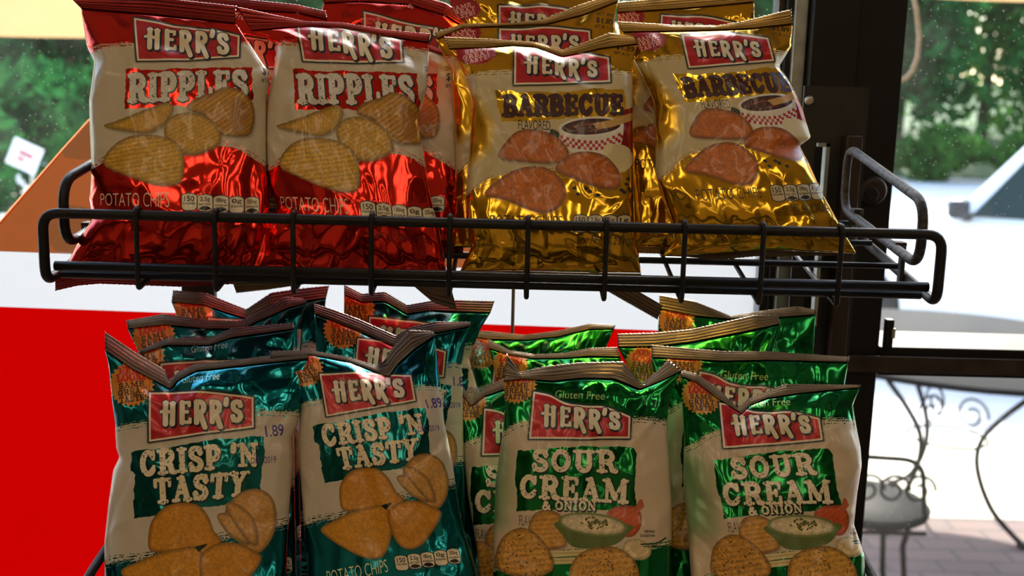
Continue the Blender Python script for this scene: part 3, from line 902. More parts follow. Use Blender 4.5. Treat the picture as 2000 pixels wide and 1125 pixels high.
_text_cache = {}
def text_edges(s, weight=0.0):
    key = (s, weight)
    if key not in _text_cache:
        cu = bpy.data.curves.new('lettering', 'FONT')
        cu.body = s; cu.resolution_u = 3; cu.offset = weight
        ob = bpy.data.objects.new('lettering', cu)
        me = bpy.data.meshes.new_from_object(ob)
        bm = bmesh.new(); bm.from_mesh(me)
        bmesh.ops.remove_doubles(bm, verts=bm.verts, dist=1e-5)
        ed = [((e.verts[0].co.x, e.verts[0].co.y), (e.verts[1].co.x, e.verts[1].co.y)) for e in bm.edges if len(e.link_faces) == 1]
        bm.free(); bpy.data.objects.remove(ob); bpy.data.curves.remove(cu); bpy.data.meshes.remove(me)
        a = np.array(ed)
        lo, hi = a.reshape(-1, 2).min(0), a.reshape(-1, 2).max(0)
        a = (a - lo) / (hi - lo)
        a[..., 1] = 1 - a[..., 1]
        _text_cache[key] = a
    return _text_cache[key]

def sans(cv, s, q, color, foil=0.0, weight=0.0, alpha=1.0):
    """plain lettering of the built-in font fitted to a quad"""
    a = text_edges(s, weight); fm = quad_map(q)
    E = [(fm(*e[0]), fm(*e[1])) for e in a]
    P = np.array(E).reshape(-1, 2)
    g = cv.grid(P[:, 0].min() - 1, P[:, 1].min() - 1, P[:, 0].max() + 1, P[:, 1].max() + 1)
    if g is None: return
    sj, si, X, Y = g
    d2 = np.full(X.shape, 1e9); ins = np.zeros(X.shape, bool)
    for (ax, ay), (bx, by) in E:
        dx, dy = bx - ax, by - ay
        t = np.clip(((X - ax) * dx + (Y - ay) * dy) / (dx * dx + dy * dy + 1e-12), 0, 1)
        d2 = np.minimum(d2, (X - ax - t * dx) ** 2 + (Y - ay - t * dy) ** 2)
        if ay != by:
            ins ^= ((ay > Y) != (by > Y)) & (X < (bx - ax) * (Y - ay) / (by - ay) + ax)
    d = np.where(ins, -np.sqrt(d2), np.sqrt(d2))
    cv.put(sj, si, np.clip(.5 - d * cv.S / 1.2, 0, 1) * alpha, color, foil)

def rect(x0, y0, x1, y1, skew=0.0):
    return [(x0, y0), (x1, y0 + skew), (x1, y1 + skew), (x0, y1)]

def R8(r, g, b): return (r / 255., g / 255., b / 255.)
CREAM = R8(236, 222, 186)
BLACK = R8(16, 10, 10)
DRED = R8(190, 28, 32)

def logo(cv, corners, letters):
    """brand panel: waving flag outline (tl, top waypoints..., tr, br, bl) in black, cream and red, with outlined capitals"""
    cv.poly(corners, R8(40, 34, 26), 0, grow=7, alpha=.45, fade=6)
    cv.poly(corners, BLACK, 0, grow=3.2)
    cv.poly(corners, CREAM, 0, grow=0.4)
    cv.poly(corners, DRED, 0.25, grow=-3.4)
    for txt, q in letters:
        slab(cv, txt, q, BLACK, 0, .25, .16, grow=2.0, glyphs=LOGO, shift=(2.2, 2.2), gap=.10)
        slab(cv, txt, q, BLACK, 0, .25, .16, grow=1.5, glyphs=LOGO, gap=.10)
    for txt, q in letters:
        slab(cv, txt, q, CREAM, 0, .25, .16, glyphs=LOGO, gap=.10)

def logo_letters(x0, x1, yt0, yt1, yb0, yb1):
    """H, ERR and 'S along a falling line between x0 and x1; yt/yb are top and bottom at both ends"""
    return [("HERR'S", [(x0, yt0), (x1, yt1), (x1, yb1), (x0, yb0)])]

def burst(cv, cx, cy, r, c_fill, c_new, c_txt, ang=-8, new=True, ry=None):
    ry = ry or r
    n = 26
    pts = []
    for i in range(2 * n):
        rr = 1.0 if i % 2 == 0 else .86
        a = math.pi * i / n
        pts.append((cx + r * rr * math.cos(a), cy + ry * rr * math.sin(a)))
    cv.poly(pts, c_fill, 0.15)
    cv.line(arc(cx, cy, r * .78, ry * .78, -60, 60), 1.2, tuple(c * .6 for c in c_fill), .3)
    def q(x0, y0, x1, y1):
        a = math.radians(ang)
        return [(cx + x * r * math.cos(a) - y * ry * math.sin(a), cy + x * r * math.sin(a) + y * ry * math.cos(a)) for x, y in ((x0, y0), (x1, y0), (x1, y1), (x0, y1))]
    if new:
        for t, b in (('NEW', q(-.45, -.80, .40, -.52)), ('LOOK!', q(-.58, -.50, .62, -.16))):
            slab(cv, t, b, c_new, .1, .28, .2)
        rows = (('SAME', q(-.55, -.10, .55, .14)), ('GREAT', q(-.62, .19, .62, .44)), ('TASTE!', q(-.58, .49, .58, .74)))
    else:
        rows = (('SAME', q(-.5, -.35, .5, -.05)), ('GREAT', q(-.66, .02, .66, .32)), ('TASTE!', q(-.6, .4, .6, .7)))
    for t, b in rows:
        slab(cv, t, b, c_txt, 0, .2, .15)

def brushed_edge(cv, pts, col, foil, width=3.0, lines=3, step=5.0, seed=11):
    """dry brush strokes trailing along a colour boundary"""
    for k in range(lines):
        off = (k - .5) * step
        cv.line([(x, y + off) for x, y in pts], width * (1 - .2 * k), col, foil, rough=2.0, holes=.44, seed=seed + k * 13, rs=.16)

def capsules(cv, x0, y0, w, h, n, nums, skew=0.0, fill=CREAM, ink=BLACK):
    names = ['CALORIES', 'SAT FAT', 'SODIUM', 'SUGARS', 'POTASSIUM']
    for i in range(n):
        x = x0 + i * (w + 2.2); y = y0 + skew * i
        body = [(x, y + 4), (x + w * .12, y + 1), (x + w * .5, y - 1), (x + w * .88, y + 1), (x + w, y + 4), (x + w, y + h - 5), (x + w * .85, y + h - 1), (x + w * .5, y + h), (x + w * .15, y + h - 1), (x, y + h - 5)]
        cv.poly(body, ink, 0, grow=1.6)
        cv.poly(body, fill, 0)
        sans(cv, nums[i], rect(x + w * .16, y + h * .12, x + w * .84, y + h * .46), ink, 0, .012)
        sans(cv, names[i], rect(x + w * .08, y + h * .52, x + w * .92, y + h * .64), ink, 0, .02)
        if i in (1, 2, 4):
            cv.poly([(x + w * .08, y + h - 4)] + arc(x + w * .5, y + h - 3, w * .42, h * .22, 180, 360, 10) + [(x + w * .92, y + h - 4), (x + w * .5, y + h - 1)], ink, 0)

def chip_tex(ang, period, amp, dark=.72, seed=1, grain=.16, specks=0.0):
    ca, sa = math.cos(math.radians(ang)), math.sin(math.radians(ang))
    def f(X, Y, d, c):
        n = fnoise(X * .24, Y * .24, seed, 4)
        k = 1 + (n - .5) * grain * 2
        if period:
            ph = (X * ca + Y * sa) * 2 * math.pi / period + (fnoise(X * .05, Y * .05, seed + 3) - .5) * 2.2
            k = k + amp * np.sin(ph) * .62
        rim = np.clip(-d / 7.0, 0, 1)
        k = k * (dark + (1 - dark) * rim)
        out = c[None, None, :] * k[..., None]
        if specks:
            m = fnoise(X * .42, Y * .42, seed + 20, 2) > specks
            out = np.where(m[..., None], out * .35, out)
        return out
    return f

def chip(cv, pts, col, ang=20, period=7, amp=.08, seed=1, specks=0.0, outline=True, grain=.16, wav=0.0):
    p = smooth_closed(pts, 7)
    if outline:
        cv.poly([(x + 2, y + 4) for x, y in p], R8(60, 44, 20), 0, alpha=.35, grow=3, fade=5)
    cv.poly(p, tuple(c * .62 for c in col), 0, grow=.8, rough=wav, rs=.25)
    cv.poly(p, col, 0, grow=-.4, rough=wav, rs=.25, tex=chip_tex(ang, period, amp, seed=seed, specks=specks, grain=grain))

def art_ripples():
    red = R8(226, 40, 20)
    cv = Canvas(86, -40, 566, 600, 2.6, red, 1.0)
    panel = R8(206, 192, 162)
    top = smooth_open([(86, 108), (180, 101), (220, 92), (268, 88), (400, 82), (470, 84), (566, 92)], 6)
    low = smooth_open([(566, 352), (525, 330), (480, 302), (440, 286), (390, 290), (330, 318), (270, 322), (220, 312), (180, 330), (86, 372)], 6)
    cv.poly(top + low, panel, 0, rough=1.6)
    brushed_edge(cv, top, panel, 0, 2.2, 2, -6)
    brushed_edge(cv, top, red, 1, 2.0, 2, 5, 31)
    brushed_edge(cv, low, red, 1, 2.4, 3, -6, 51)
    cv.line([(178, 97), (200, 90), (262, 88)], 1.6, panel, 0)
    # flavour panel
    cv.poly([(247, 138), (300, 141), (380, 137), (490, 135), (489, 150), (491, 196), (460, 202), (380, 207), (300, 212), (246, 215), (248, 180)], red, 1.0, rough=3.2, rs=.075)
    q = [(252, 149), (481, 140), (481, 192), (252, 202)]
    slab(cv, 'RIPPLES', q, R8(30, 18, 18), 0, .26, .16, grow=1.4, shift=(1.2, 1.2))
    slab(cv, 'RIPPLES', q, R8(224, 216, 198), 0, .24, .15, holes=.22, rough=.3)
    gold = R8(206, 156, 44)
    chip(cv, [(207, 247), (230, 238), (262, 226), (298, 212), (326, 203), (338, 212), (330, 232), (312, 251), (286, 260), (250, 256)], gold, 8, 6, .07, 4, wav=.8)
    chip(cv, [(365, 214), (380, 196), (410, 186), (440, 173), (470, 182), (490, 204), (494, 234), (486, 260), (468, 266), (436, 264), (410, 252), (395, 226)], R8(190, 136, 40), 55, 8, .16, 9, wav=1.2)
    cv.poly(smooth_closed([(450, 190), (482, 200), (490, 232), (478, 258), (452, 262), (446, 230)]), R8(150, 92, 34), 0, alpha=.55, fade=8)
    chip(cv, [(323, 246), (340, 228), (370, 222), (405, 232), (427, 256), (426, 280), (404, 294), (375, 302), (345, 294), (326, 272)], gold, 62, 7, .08, 6, wav=.6)
    chip(cv, [(206, 320), (214, 296), (240, 274), (270, 265), (310, 266), (340, 276), (356, 296), (358, 330), (350, 354), (325, 360), (296, 356), (260, 344), (226, 332)], R8(212, 162, 48), 80, 8, .12, 2, wav=1.6)
    cv.poly([(86, 372), (190, 343), (205, 349), (178, 362), (86, 390)], panel, 0, rough=2, alpha=.0)
    sans(cv, 'POTATO CHIPS', [(199, 376), (331, 372), (331, 401), (199, 399)], R8(240, 224, 196), 0, -.012)
    capsules(cv, 355, 376, 28, 31, 5, ['150', '2.5g', '180mg', '0g', '335mg'], 2.0)
    sans(cv, 'NET WT. 2 3/4 OZ. (77.9g)', [(380, 432), (480, 436), (480, 449), (380, 445)], R8(50, 8, 10), 0, 0)
    sans(cv, 'Gluten Free', [(300, -2), (368, 8), (364, 22), (296, 12)], R8(250, 196, 170), .3, 0)
    sans(cv, 'OCT 31 2019', rect(508, 118, 548, 128), BLACK, 0); sans(cv, '$1.89', rect(510, 132, 548, 150), BLACK, 0, .01); sans(cv, '#12 C 11', rect(508, 154, 546, 163), BLACK, 0)
    logo(cv, smooth_open([(262, 36), (300, 43), (340, 52), (390, 58), (430, 62), (467, 71)], 3) + [(465, 113), (365, 121), (270, 122)],
         logo_letters(284, 446, 58, 68, 96, 108))
    return cv

def art_barbecue():
    gold = R8(222, 170, 34)
    cv = Canvas(846, 30, 1310, 610, 2.6, gold, 1.0)
    panel = R8(208, 190, 142)
    top = smooth_open([(846, 150), (920, 148), (940, 141), (1000, 140), (1100, 142), (1200, 140), (1310, 146)], 6)
    low = smooth_open([(1310, 318), (1240, 316), (1200, 322), (1100, 330), (1000, 338), (950, 352), (915, 380), (846, 420)], 6)
    cv.poly(top + low, panel, 0, rough=1.6)
    # the film turns gold again on the left flank
    cv.poly([(846, 150), (905, 150), (940, 185), (975, 240), (968, 300), (925, 330), (846, 360)], gold, .9, fade=26)
    brushed_edge(cv, top, gold, 1, 2.2, 3, 5)
    brushed_edge(cv, low, panel, 0, 1.6, 4, 6, 41)
    brushed_edge(cv, low, R8(150, 96, 20), .6, 1.4, 3, 6, 77)
    # brush banner
    cv.poly([(968, 178), (1010, 182), (1100, 184), (1170, 176), (1217, 178), (1222, 200), (1219, 232), (1190, 234), (1120, 232), (1050, 238), (985, 240), (975, 215)], R8(240, 196, 52), 1.0, rough=3.4, rs=.075)
    mar = R8(58, 10, 16)
    q = [(984, 190), (1215, 188), (1216, 225), (984, 229)]
    slab(cv, 'BARBECUE', q, mar, .0, .30, .19, holes=.16, rough=.6, gap=.03)
    sans(cv, 'FLAVORED', [(1014, 236), (1075, 238), (1075, 256), (1014, 254)], BLACK, 0, -.004)
    # bowl of sauce
    cv.poly([(1218, 215), (1262, 205), (1262, 300), (1205, 300)], R8(150, 22, 26), .3, rough=2)
    bowl = [(1090, 250), (1096, 272), (1112, 296), (1140, 306), (1180, 306), (1206, 296), (1214, 270), (1216, 246)]
    cv.poly(bowl, R8(228, 222, 206), 0)
    for i in range(22):
        for j in range(3):
            if (i + j) % 2 == 0:
                x = 1094 + i * 5.5; y = 266 + j * 6 + 10 * math.sin(math.pi * i / 21) - (8 if i > 14 else 0) * (i - 14) / 8
                cv.poly(rect(x, y, x + 5.5, y + 6), R8(180, 30, 36), 0)
    cv.ell(1153, 249, 63, 19, R8(234, 228, 214), 0, -4)
    cv.ell(1153, 249, 56, 15, R8(78, 26, 14), 0, -4, tex=chip_tex(10, 16, .3, .7, 3))
    cv.line(smooth_open([(1120, 250), (1150, 244), (1175, 252), (1150, 258)], 5), 2.5, R8(150, 62, 34), 0)
    cv.poly([(1155, 243), (1190, 236), (1230, 222), (1250, 214), (1252, 226), (1228, 238), (1192, 250), (1165, 254)], R8(206, 160, 90), 0)
    cv.poly(smooth_closed([(1076, 254), (1092, 262), (1086, 282), (1076, 268)]), R8(40, 60, 26), 0)
    cv.poly(smooth_closed([(1176, 288), (1200, 282), (1226, 290), (1234, 318), (1212, 336), (1186, 326)]), R8(222, 204, 150), 0)
    org = R8(196, 104, 22)
    chip(cv, [(976, 304), (988, 282), (1014, 258), (1050, 256), (1086, 268), (1107, 292), (1105, 314), (1074, 319), (1030, 316), (990, 312)], org, 20, 0, 0, 3, grain=.22)
    chip(cv, [(1085, 330), (1110, 305), (1140, 297), (1176, 304), (1200, 326), (1209, 350), (1196, 367), (1160, 362), (1120, 348)], org, 20, 0, 0, 8, grain=.22)
    chip(cv, [(950, 378), (975, 352), (1014, 330), (1060, 326), (1092, 346), (1104, 374), (1090, 402), (1064, 412), (1030, 404), (990, 388)], R8(202, 110, 26), 20, 0, 0, 12, grain=.22)
    for x, y in [(1121, 366), (1128, 377), (1143, 367), (1150, 372), (1165, 379), (1211, 370), (1216, 374), (1221, 359), (1224, 349), (1226, 367), (1230, 372)]:
        cv.ell(x, y, 4.2, 3.2, BLACK, 0, 20)
    sans(cv, 'POTATO CHIPS', [(961, 417), (1098, 418), (1098, 440), (961, 441)], BLACK, 0, -.008)
    capsules(cv, 1119, 417, 26, 32, 4, ['150', '2.5g', '290mg', '1g'], .6, fill=R8(206, 190, 150))
    sans(cv, 'NET WT. 2 3/4 OZ.', [(1154, 456), (1238, 464), (1236, 478), (1152, 470)], BLACK, 0, 0)
    burst(cv, 930, 104, 42, R8(168, 20, 26), None, R8(250, 214, 190), -14, False, 26)
    sans(cv, '$1.89', [(1204, 85), (1240, 92), (1238, 104), (1202, 97)], BLACK, .2, .01)
    sans(cv, '#7 A 11:5', [(1200, 100), (1240, 108), (1239, 114), (1199, 106)], BLACK, .2)
    sans(cv, 'OCT 2019', [(1206, 74), (1240, 80), (1239, 86), (1205, 80)], BLACK, .2)
    logo(cv, smooth_open([(1006, 97), (1050, 100), (1095, 98), (1130, 102), (1160, 108), (1189, 113)], 3) + [(1190, 162), (1100, 166), (1006, 169)],
         logo_letters(1026, 1166, 112, 122, 144, 152))
    return cv

def art_crisp():
    teal = R8(0, 128, 136)
    cv = Canvas(150, 640, 640, 1330, 2.6, teal, 1.0)
    panel = R8(206, 193, 168)
    top = smooth_open([(150, 846), (220, 836), (290, 826), (420, 818), (500, 806), (560, 806), (640, 800)], 6)
    low = smooth_open([(640, 1000), (590, 1018), (540, 1028), (480, 1044), (380, 1062), (300, 1088), (230, 1096), (150, 1118)], 6)
    cv.poly(top + low, panel, 0, rough=1.8)
    brushed_edge(cv, top, teal, 1, 2.4, 3, 6)
    brushed_edge(cv, top, R8(196, 206, 150), .3, 1.4, 3, 5, 90)
    brushed_edge(cv, low, R8(0, 60, 62), 1, 3.0, 4, -5, 31)
    brushed_edge(cv, low, panel, 0, 1.6, 3, 5, 61)
    cv.poly([(258, 884), (330, 876), (420, 862), (470, 858), (514, 854), (513, 876), (508, 930), (505, 978), (470, 980), (400, 992), (330, 1004), (265, 1012), (264, 950), (266, 930), (257, 920)], R8(0, 104, 100), 1.0, rough=3.6, rs=.07)
    q1 = [(274, 884), (500, 868), (502, 910), (276, 932)]
    for txt, q in (("CRISP 'N", q1), ('TASTY', [(301, 938), (484, 922), (478, 968), (304, 984)])):
        slab(cv, txt, q, R8(20, 40, 34), .5, .25, .155, grow=1.4, shift=(1.4, 1.4))
        slab(cv, txt, q, R8(240, 222, 180), 0, .25, .155, holes=.24, rough=.5)
    gold = R8(210, 140, 30)
    st = R8(206, 150, 72)
    for pts, s in (([(440, 1012), (446, 984), (470, 962), (500, 956), (526, 970), (536, 1000), (534, 1034), (520, 1062), (500, 1078), (470, 1066)], 3),
                   ([(424, 1010), (440, 1002), (470, 1012), (490, 1040), (480, 1060), (450, 1046)], 5),
                   ([(440, 990), (458, 984), (490, 1010), (500, 1050), (492, 1062), (470, 1040)], 7)):
        chip(cv, pts, st, 30, 0, 0, s, outline=True)
    chip(cv, [(292, 1060), (298, 1020), (322, 992), (350, 983), (384, 986), (404, 1006), (416, 1036), (430, 1056), (410, 1078), (370, 1080), (330, 1076), (300, 1074)], gold, 20, 0, 0, 2)
    chip(cv, [(240, 1112), (270, 1096), (310, 1080), (350, 1070), (386, 1068), (398, 1100), (388, 1140), (366, 1176), (330, 1180), (290, 1160), (250, 1130)], R8(214, 146, 34), 20, 0, 0, 11)
    chip(cv, [(392, 1086), (420, 1062), (460, 1060), (500, 1078), (506, 1094), (480, 1130), (446, 1160), (412, 1160), (394, 1130)], gold, 20, 0, 0, 17)
    cv.poly([(380, 1066), (405, 1060), (400, 1066), (388, 1076)], R8(30, 50, 44), .6)
    sans(cv, 'POTATO CHIPS', [(236, 1206), (372, 1184), (372, 1212), (236, 1234)], R8(236, 224, 170), 0, -.008)
    capsules(cv, 390, 1178, 27, 32, 5, ['150', '2.5g', '180mg', '0g', '335mg'], -2.4)
    sans(cv, 'NET WT. 2 3/4 OZ. (77.9g)', [(420, 1240), (520, 1228), (520, 1242), (420, 1254)], R8(220, 220, 190), 0)
    burst(cv, 257, 752, 46, R8(216, 138, 40), R8(196, 40, 20), R8(34, 20, 8), -8)
    pur = R8(70, 40, 130)
    sans(cv, '1.89', [(514, 836), (550, 830), (553, 853), (517, 857)], pur, 0, .012)
    sans(cv, 'DEC 2019', [(488, 896), (536, 892), (536, 906), (488, 908)], pur, 0)
    sans(cv, 'Gluten Free', [(356, 734), (430, 728), (428, 744), (354, 750)], R8(170, 220, 210), .5)
    logo(cv, smooth_open([(292, 768), (340, 768), (390, 768), (440, 772), (493, 780)], 3) + [(493, 838), (400, 850), (293, 865)],
         logo_letters(315, 472, 788, 786, 832, 826))
    return cv

def art_sour():
    grn = R8(10, 132, 62)
    cv = Canvas(906, 660, 1380, 1330, 2.6, grn, 1.0)
    panel = R8(210, 188, 154)
    top = smooth_open([(906, 862), (980, 846), (1005, 832), (1035, 824), (1130, 822), (1232, 818), (1300, 822), (1380, 824)], 6)
    low = smooth_open([(1380, 1060), (1310, 1064), (1260, 1074), (1180, 1082), (1090, 1086), (1030, 1100), (960, 1118), (906, 1130)], 6)
    cv.poly(top + low, panel, 0, rough=1.6)
    # green wash on the left flank
    cv.poly([(906, 840), (990, 840), (1016, 880), (1018, 960), (1006, 1040), (906, 1060)], R8(110, 156, 96), .25, fade=60)
    brushed_edge(cv, top, R8(6, 70, 34), .9, 2.6, 3, 6)
    brushed_edge(cv, top, R8(210, 220, 150), .3, 1.3, 3, 5, 90)
    brushed_edge(cv, low, grn, 1, 3, 4, -5, 31)
    cv.poly([(1014, 882), (1070, 880), (1140, 874), (1236, 878), (1242, 890), (1238, 940), (1240, 996), (1180, 998), (1090, 996), (1012, 998), (1010, 940)], R8(12, 116, 48), 1.0, rough=3.4, rs=.07)
    for txt, q in (('SOUR', [(1042, 882), (1202, 884), (1204, 925), (1040, 922)]), ('CREAM', [(1018, 930), (1226, 940), (1224, 984), (1016, 972)]), ('& ONION', [(1060, 980), (1164, 980), (1164, 998), (1060, 996)])):
        slab(cv, txt, q, R8(10, 36, 18), .5, .25, .155, grow=1.4, shift=(1.4, 1.4))
        slab(cv, txt, q, R8(242, 222, 184), 0, .25, .155, holes=.24, rough=.5)
    sans(cv, 'FLAVORED', [(1017, 1006), (1068, 1008), (1068, 1028), (1017, 1026)], R8(86, 74, 60), 0, -.004)
    # onion, dip bowl, celery, onion slice
    cv.poly(smooth_closed([(1184, 1006), (1200, 990), (1226, 988), (1244, 992), (1251, 1014), (1246, 1034), (1230, 1048), (1205, 1040)]), R8(206, 88, 36), 0, tex=chip_tex(60, 9, .08, .7, 4))
    cv.poly([(1236, 996), (1247, 976), (1252, 976), (1256, 990), (1246, 1000)], R8(190, 90, 40), 0)
    gold = R8(206, 146, 56)
    chip(cv, [(1035, 1040), (1048, 1004), (1076, 998), (1098, 1010), (1108, 1050), (1100, 1066), (1060, 1070)], gold, 86, 9, .10, 7, wav=.8)
    cv.poly(smooth_closed([(1092, 1018), (1100, 1044), (1120, 1066), (1160, 1070), (1200, 1062), (1222, 1044), (1226, 1024)]), R8(96, 112, 50), 0)
    cv.ell(1158, 1024, 67, 22, R8(120, 134, 66), 0, 7)
    cv.ell(1158, 1024, 61, 18, R8(232, 212, 166), 0, 7, tex=chip_tex(10, 22, .05, .8, 5))
    rnd = random.Random(5)
    for i in range(40):
        a = rnd.random() * 6.28; r = rnd.random() ** .7
        cv.ell(1160 + 26 * r * math.cos(a), 1021 + 11 * r * math.sin(a), 2.8, 1.8, R8(104, 104, 40) if i % 3 else R8(60, 78, 30), 0, rnd.random() * 180, n=8)
    for y in (1078, 1092):
        cv.poly([(1076, y - 4), (1180, y - 8), (1182, y + 4), (1078, y + 8)], R8(222, 200, 140), 0)
        cv.line([(1078, y + 1), (1180, y - 2)], 1.2, R8(170, 150, 90), 0)
    cv.ell(1242, 1072, 28, 20, R8(232, 206, 150), 0, 14, tex=chip_tex(60, 8, .06, .7, 5))
    cv.ell(1244, 1070, 16, 11, R8(214, 186, 130), 0, 14)
    chip(cv, [(972, 1076), (984, 1050), (1012, 1032), (1040, 1036), (1066, 1060), (1082, 1092), (1076, 1114), (1040, 1124), (990, 1118), (968, 1100)], R8(212, 152, 60), 84, 11, .10, 13, specks=.74, wav=1.0)
    chip(cv, [(1112, 1130), (1122, 1092), (1150, 1072), (1200, 1068), (1236, 1092), (1246, 1130), (1232, 1166), (1180, 1180), (1130, 1166)], R8(214, 156, 62), 84, 11, .08, 23, specks=.74, wav=1.0)
    cv.line(smooth_open([(1250, 1062), (1280, 1060), (1298, 1050)], 5), 3, R8(30, 60, 26), .3)
    cv.line(smooth_open([(1254, 1066), (1290, 1066), (1312, 1060)], 5), 2, R8(30, 60, 26), .3)
    sans(cv, 'SERVING', rect(1256, 1035, 1276, 1040), BLACK, 0, .02); sans(cv, 'SUGGESTION', rect(1248, 1043, 1276, 1048), BLACK, 0, .02)
    sans(cv, 'POTATO CHIPS', [(985, 1198), (1120, 1196), (1120, 1226), (985, 1228)], R8(236, 224, 170), 0, -.008)
    capsules(cv, 1140, 1196, 27, 32, 5, ['150', '2.5g', '210mg', '1g', '320mg'], -.6)
    burst(cv, 1010, 752, 40, R8(216, 146, 44), R8(196, 40, 20), R8(34, 22, 8), 4)
    sans(cv, 'Gluten Free', [(1086, 764), (1182, 768), (1180, 784), (1084, 780)], R8(190, 206, 120), .4)
    sans(cv, '1.89', [(1256, 782), (1298, 784), (1298, 800), (1256, 798)], R8(8, 60, 34), .8, .012)
    sans(cv, 'DEC 2 12 CA', [(1246, 812), (1288, 816), (1288, 826), (1246, 822)], BLACK, 0, .01)
    logo(cv, smooth_open([(1043, 767), (1075, 774), (1105, 790), (1140, 796), (1180, 798), (1230, 816)], 3) + [(1228, 859), (1130, 861), (1036, 860)],
         logo_letters(1060, 1210, 794, 810, 834, 842))
    return cv

def bag_material(name, cv):
    """foil film: the print's alpha is where metal shows through the ink"""
    img = cv.image(name + '_artwork')
    m, nt, b, out = new_mat(name)
    tx = nt.nodes.new('ShaderNodeTexImage'); tx.image = img; tx.extension = 'EXTEND'; tx.interpolation = 'Linear'
    nt.links.new(tx.outputs['Color'], b.inputs['Base Color'])
    def rng(sock, lo, hi):
        r = nt.nodes.new('ShaderNodeMapRange'); r.inputs[3].default_value = lo; r.inputs[4].default_value = hi
        nt.links.new(tx.outputs['Alpha'], r.inputs[0]); nt.links.new(r.outputs[0], sock)
    rng(b.inputs['Metallic'], 0.0, 0.92)
    rng(b.inputs['Roughness'], 0.40, 0.14)
    b.inputs['Coat Weight'].default_value = 0.3
    b.inputs['Coat Roughness'].default_value = 0.07
    foil_bump(nt, b)
    return m

def foil_bump(nt, b, strength=0.22):
    tc = nt.nodes.new('ShaderNodeTexCoord')
    oi = nt.nodes.new('ShaderNodeObjectInfo')
    ad = nt.nodes.new('ShaderNodeVectorMath'); ad.operation = 'ADD'
    nt.links.new(tc.outputs['Object'], ad.inputs[0]); nt.links.new(oi.outputs['Random'], ad.inputs[1])
    n1 = nt.nodes.new('ShaderNodeTexNoise'); n1.inputs['Scale'].default_value = 17; n1.inputs['Detail'].default_value = 2; n1.inputs['Distortion'].default_value = 1.0
    nt.links.new(ad.outputs[0], n1.inputs['Vector'])
    # creases: thin ridges where the noise crosses its middle value
    s = nt.nodes.new('ShaderNodeMath'); s.operation = 'SUBTRACT'; s.inputs[1].default_value = 0.5
    a = nt.nodes.new('ShaderNodeMath'); a.operation = 'ABSOLUTE'
    nt.links.new(n1.outputs['Fac'], s.inputs[0]); nt.links.new(s.outputs[0], a.inputs[0])
    bp = nt.nodes.new('ShaderNodeBump'); bp.inputs['Strength'].default_value = strength; bp.inputs['Distance'].default_value = 0.012
    nt.links.new(a.outputs[0], bp.inputs['Height'])
    nt.links.new(bp.outputs['Normal'], b.inputs['Normal'])
    nt.links.new(bp.outputs['Normal'], b.inputs['Coat Normal'])

def plain_foil(name, color, rough=0.28, metal=0.9, bump=0.3):
    m, nt, b, out = new_mat(name)
    tc = nt.nodes.new('ShaderNodeTexCoord')
    no = nt.nodes.new('ShaderNodeTexNoise'); no.inputs['Scale'].default_value = 35; no.inputs['Detail'].default_value = 4
    nt.links.new(tc.outputs['Object'], no.inputs['Vector'])
    mx = nt.nodes.new('ShaderNodeMix'); mx.data_type = 'RGBA'
    mx.inputs[6].default_value = (*[c * .7 for c in color], 1); mx.inputs[7].default_value = (*color, 1)
    nt.links.new(no.outputs['Fac'], mx.inputs[0]); nt.links.new(mx.outputs[2], b.inputs['Base Color'])
    b.inputs['Metallic'].default_value = metal; b.inputs['Roughness'].default_value = rough
    if bump: foil_bump(nt, b, bump)
    return m

ART = {}
for key, fn, nm in (('red', art_ripples, 'red_ripple_bag_film'), ('gold', art_barbecue, 'gold_barbecue_bag_film'), ('teal', art_crisp, 'teal_crisp_bag_film'), ('green', art_sour, 'green_sour_cream_bag_film')):
    _cv = fn()
    ART[key] = dict(mat=bag_material(nm, _cv), box=(_cv.x0, _cv.y0, _cv.x1, _cv.y1))
    del _cv
ART['red'].update(back=plain_foil('red_foil_back', (0.50, 0.02, 0.012)), seal=plain_foil('red_foil_seal', (0.24, 0.02, 0.015), .26, .9, 0))
ART['gold'].update(back=plain_foil('gold_foil_back', (0.60, 0.36, 0.04)), seal=plain_foil('gold_foil_seal', (0.36, 0.22, 0.06), .26, .9, 0))
ART['teal'].update(back=plain_foil('teal_foil_back', (0.02, 0.26, 0.28)), seal=plain_foil('taupe_foil_seal', (0.17, 0.145, 0.13), .27, .9, 0))
ART['green'].update(back=plain_foil('green_foil_back', (0.02, 0.30, 0.10)), seal=plain_foil('bronze_foil_seal', (0.25, 0.20, 0.145), .27, .9, 0))
UNDER_SEAL = plain_foil('brown_foil_under_seal', (0.17, 0.12, 0.08), .38, .85, 0)

# ================================================================== the chip bags
SHELF_TILT = math.tan(math.radians(9.0))
RAIL_Y = 0.845
FLOOR_Z = {'upper': W(950, 548, RAIL_Y).z, 'lower': W(950, 548, RAIL_Y).z - 0.362}
def shelf_z(level, y):
    return FLOOR_Z[level] + (y - RAIL_Y) * SHELF_TILT

def along(poly, ts):
    p = np.array(poly, float)
    s = np.concatenate([[0], np.cumsum(np.hypot(*np.diff(p, axis=0).T))]); s /= s[-1]
    return np.stack([np.interp(ts, s, p[:, 0]), np.interp(ts, s, p[:, 1])], -1)

def tri(x):
    return np.abs((x % 1.0) * 2 - 1) * 2 - 1

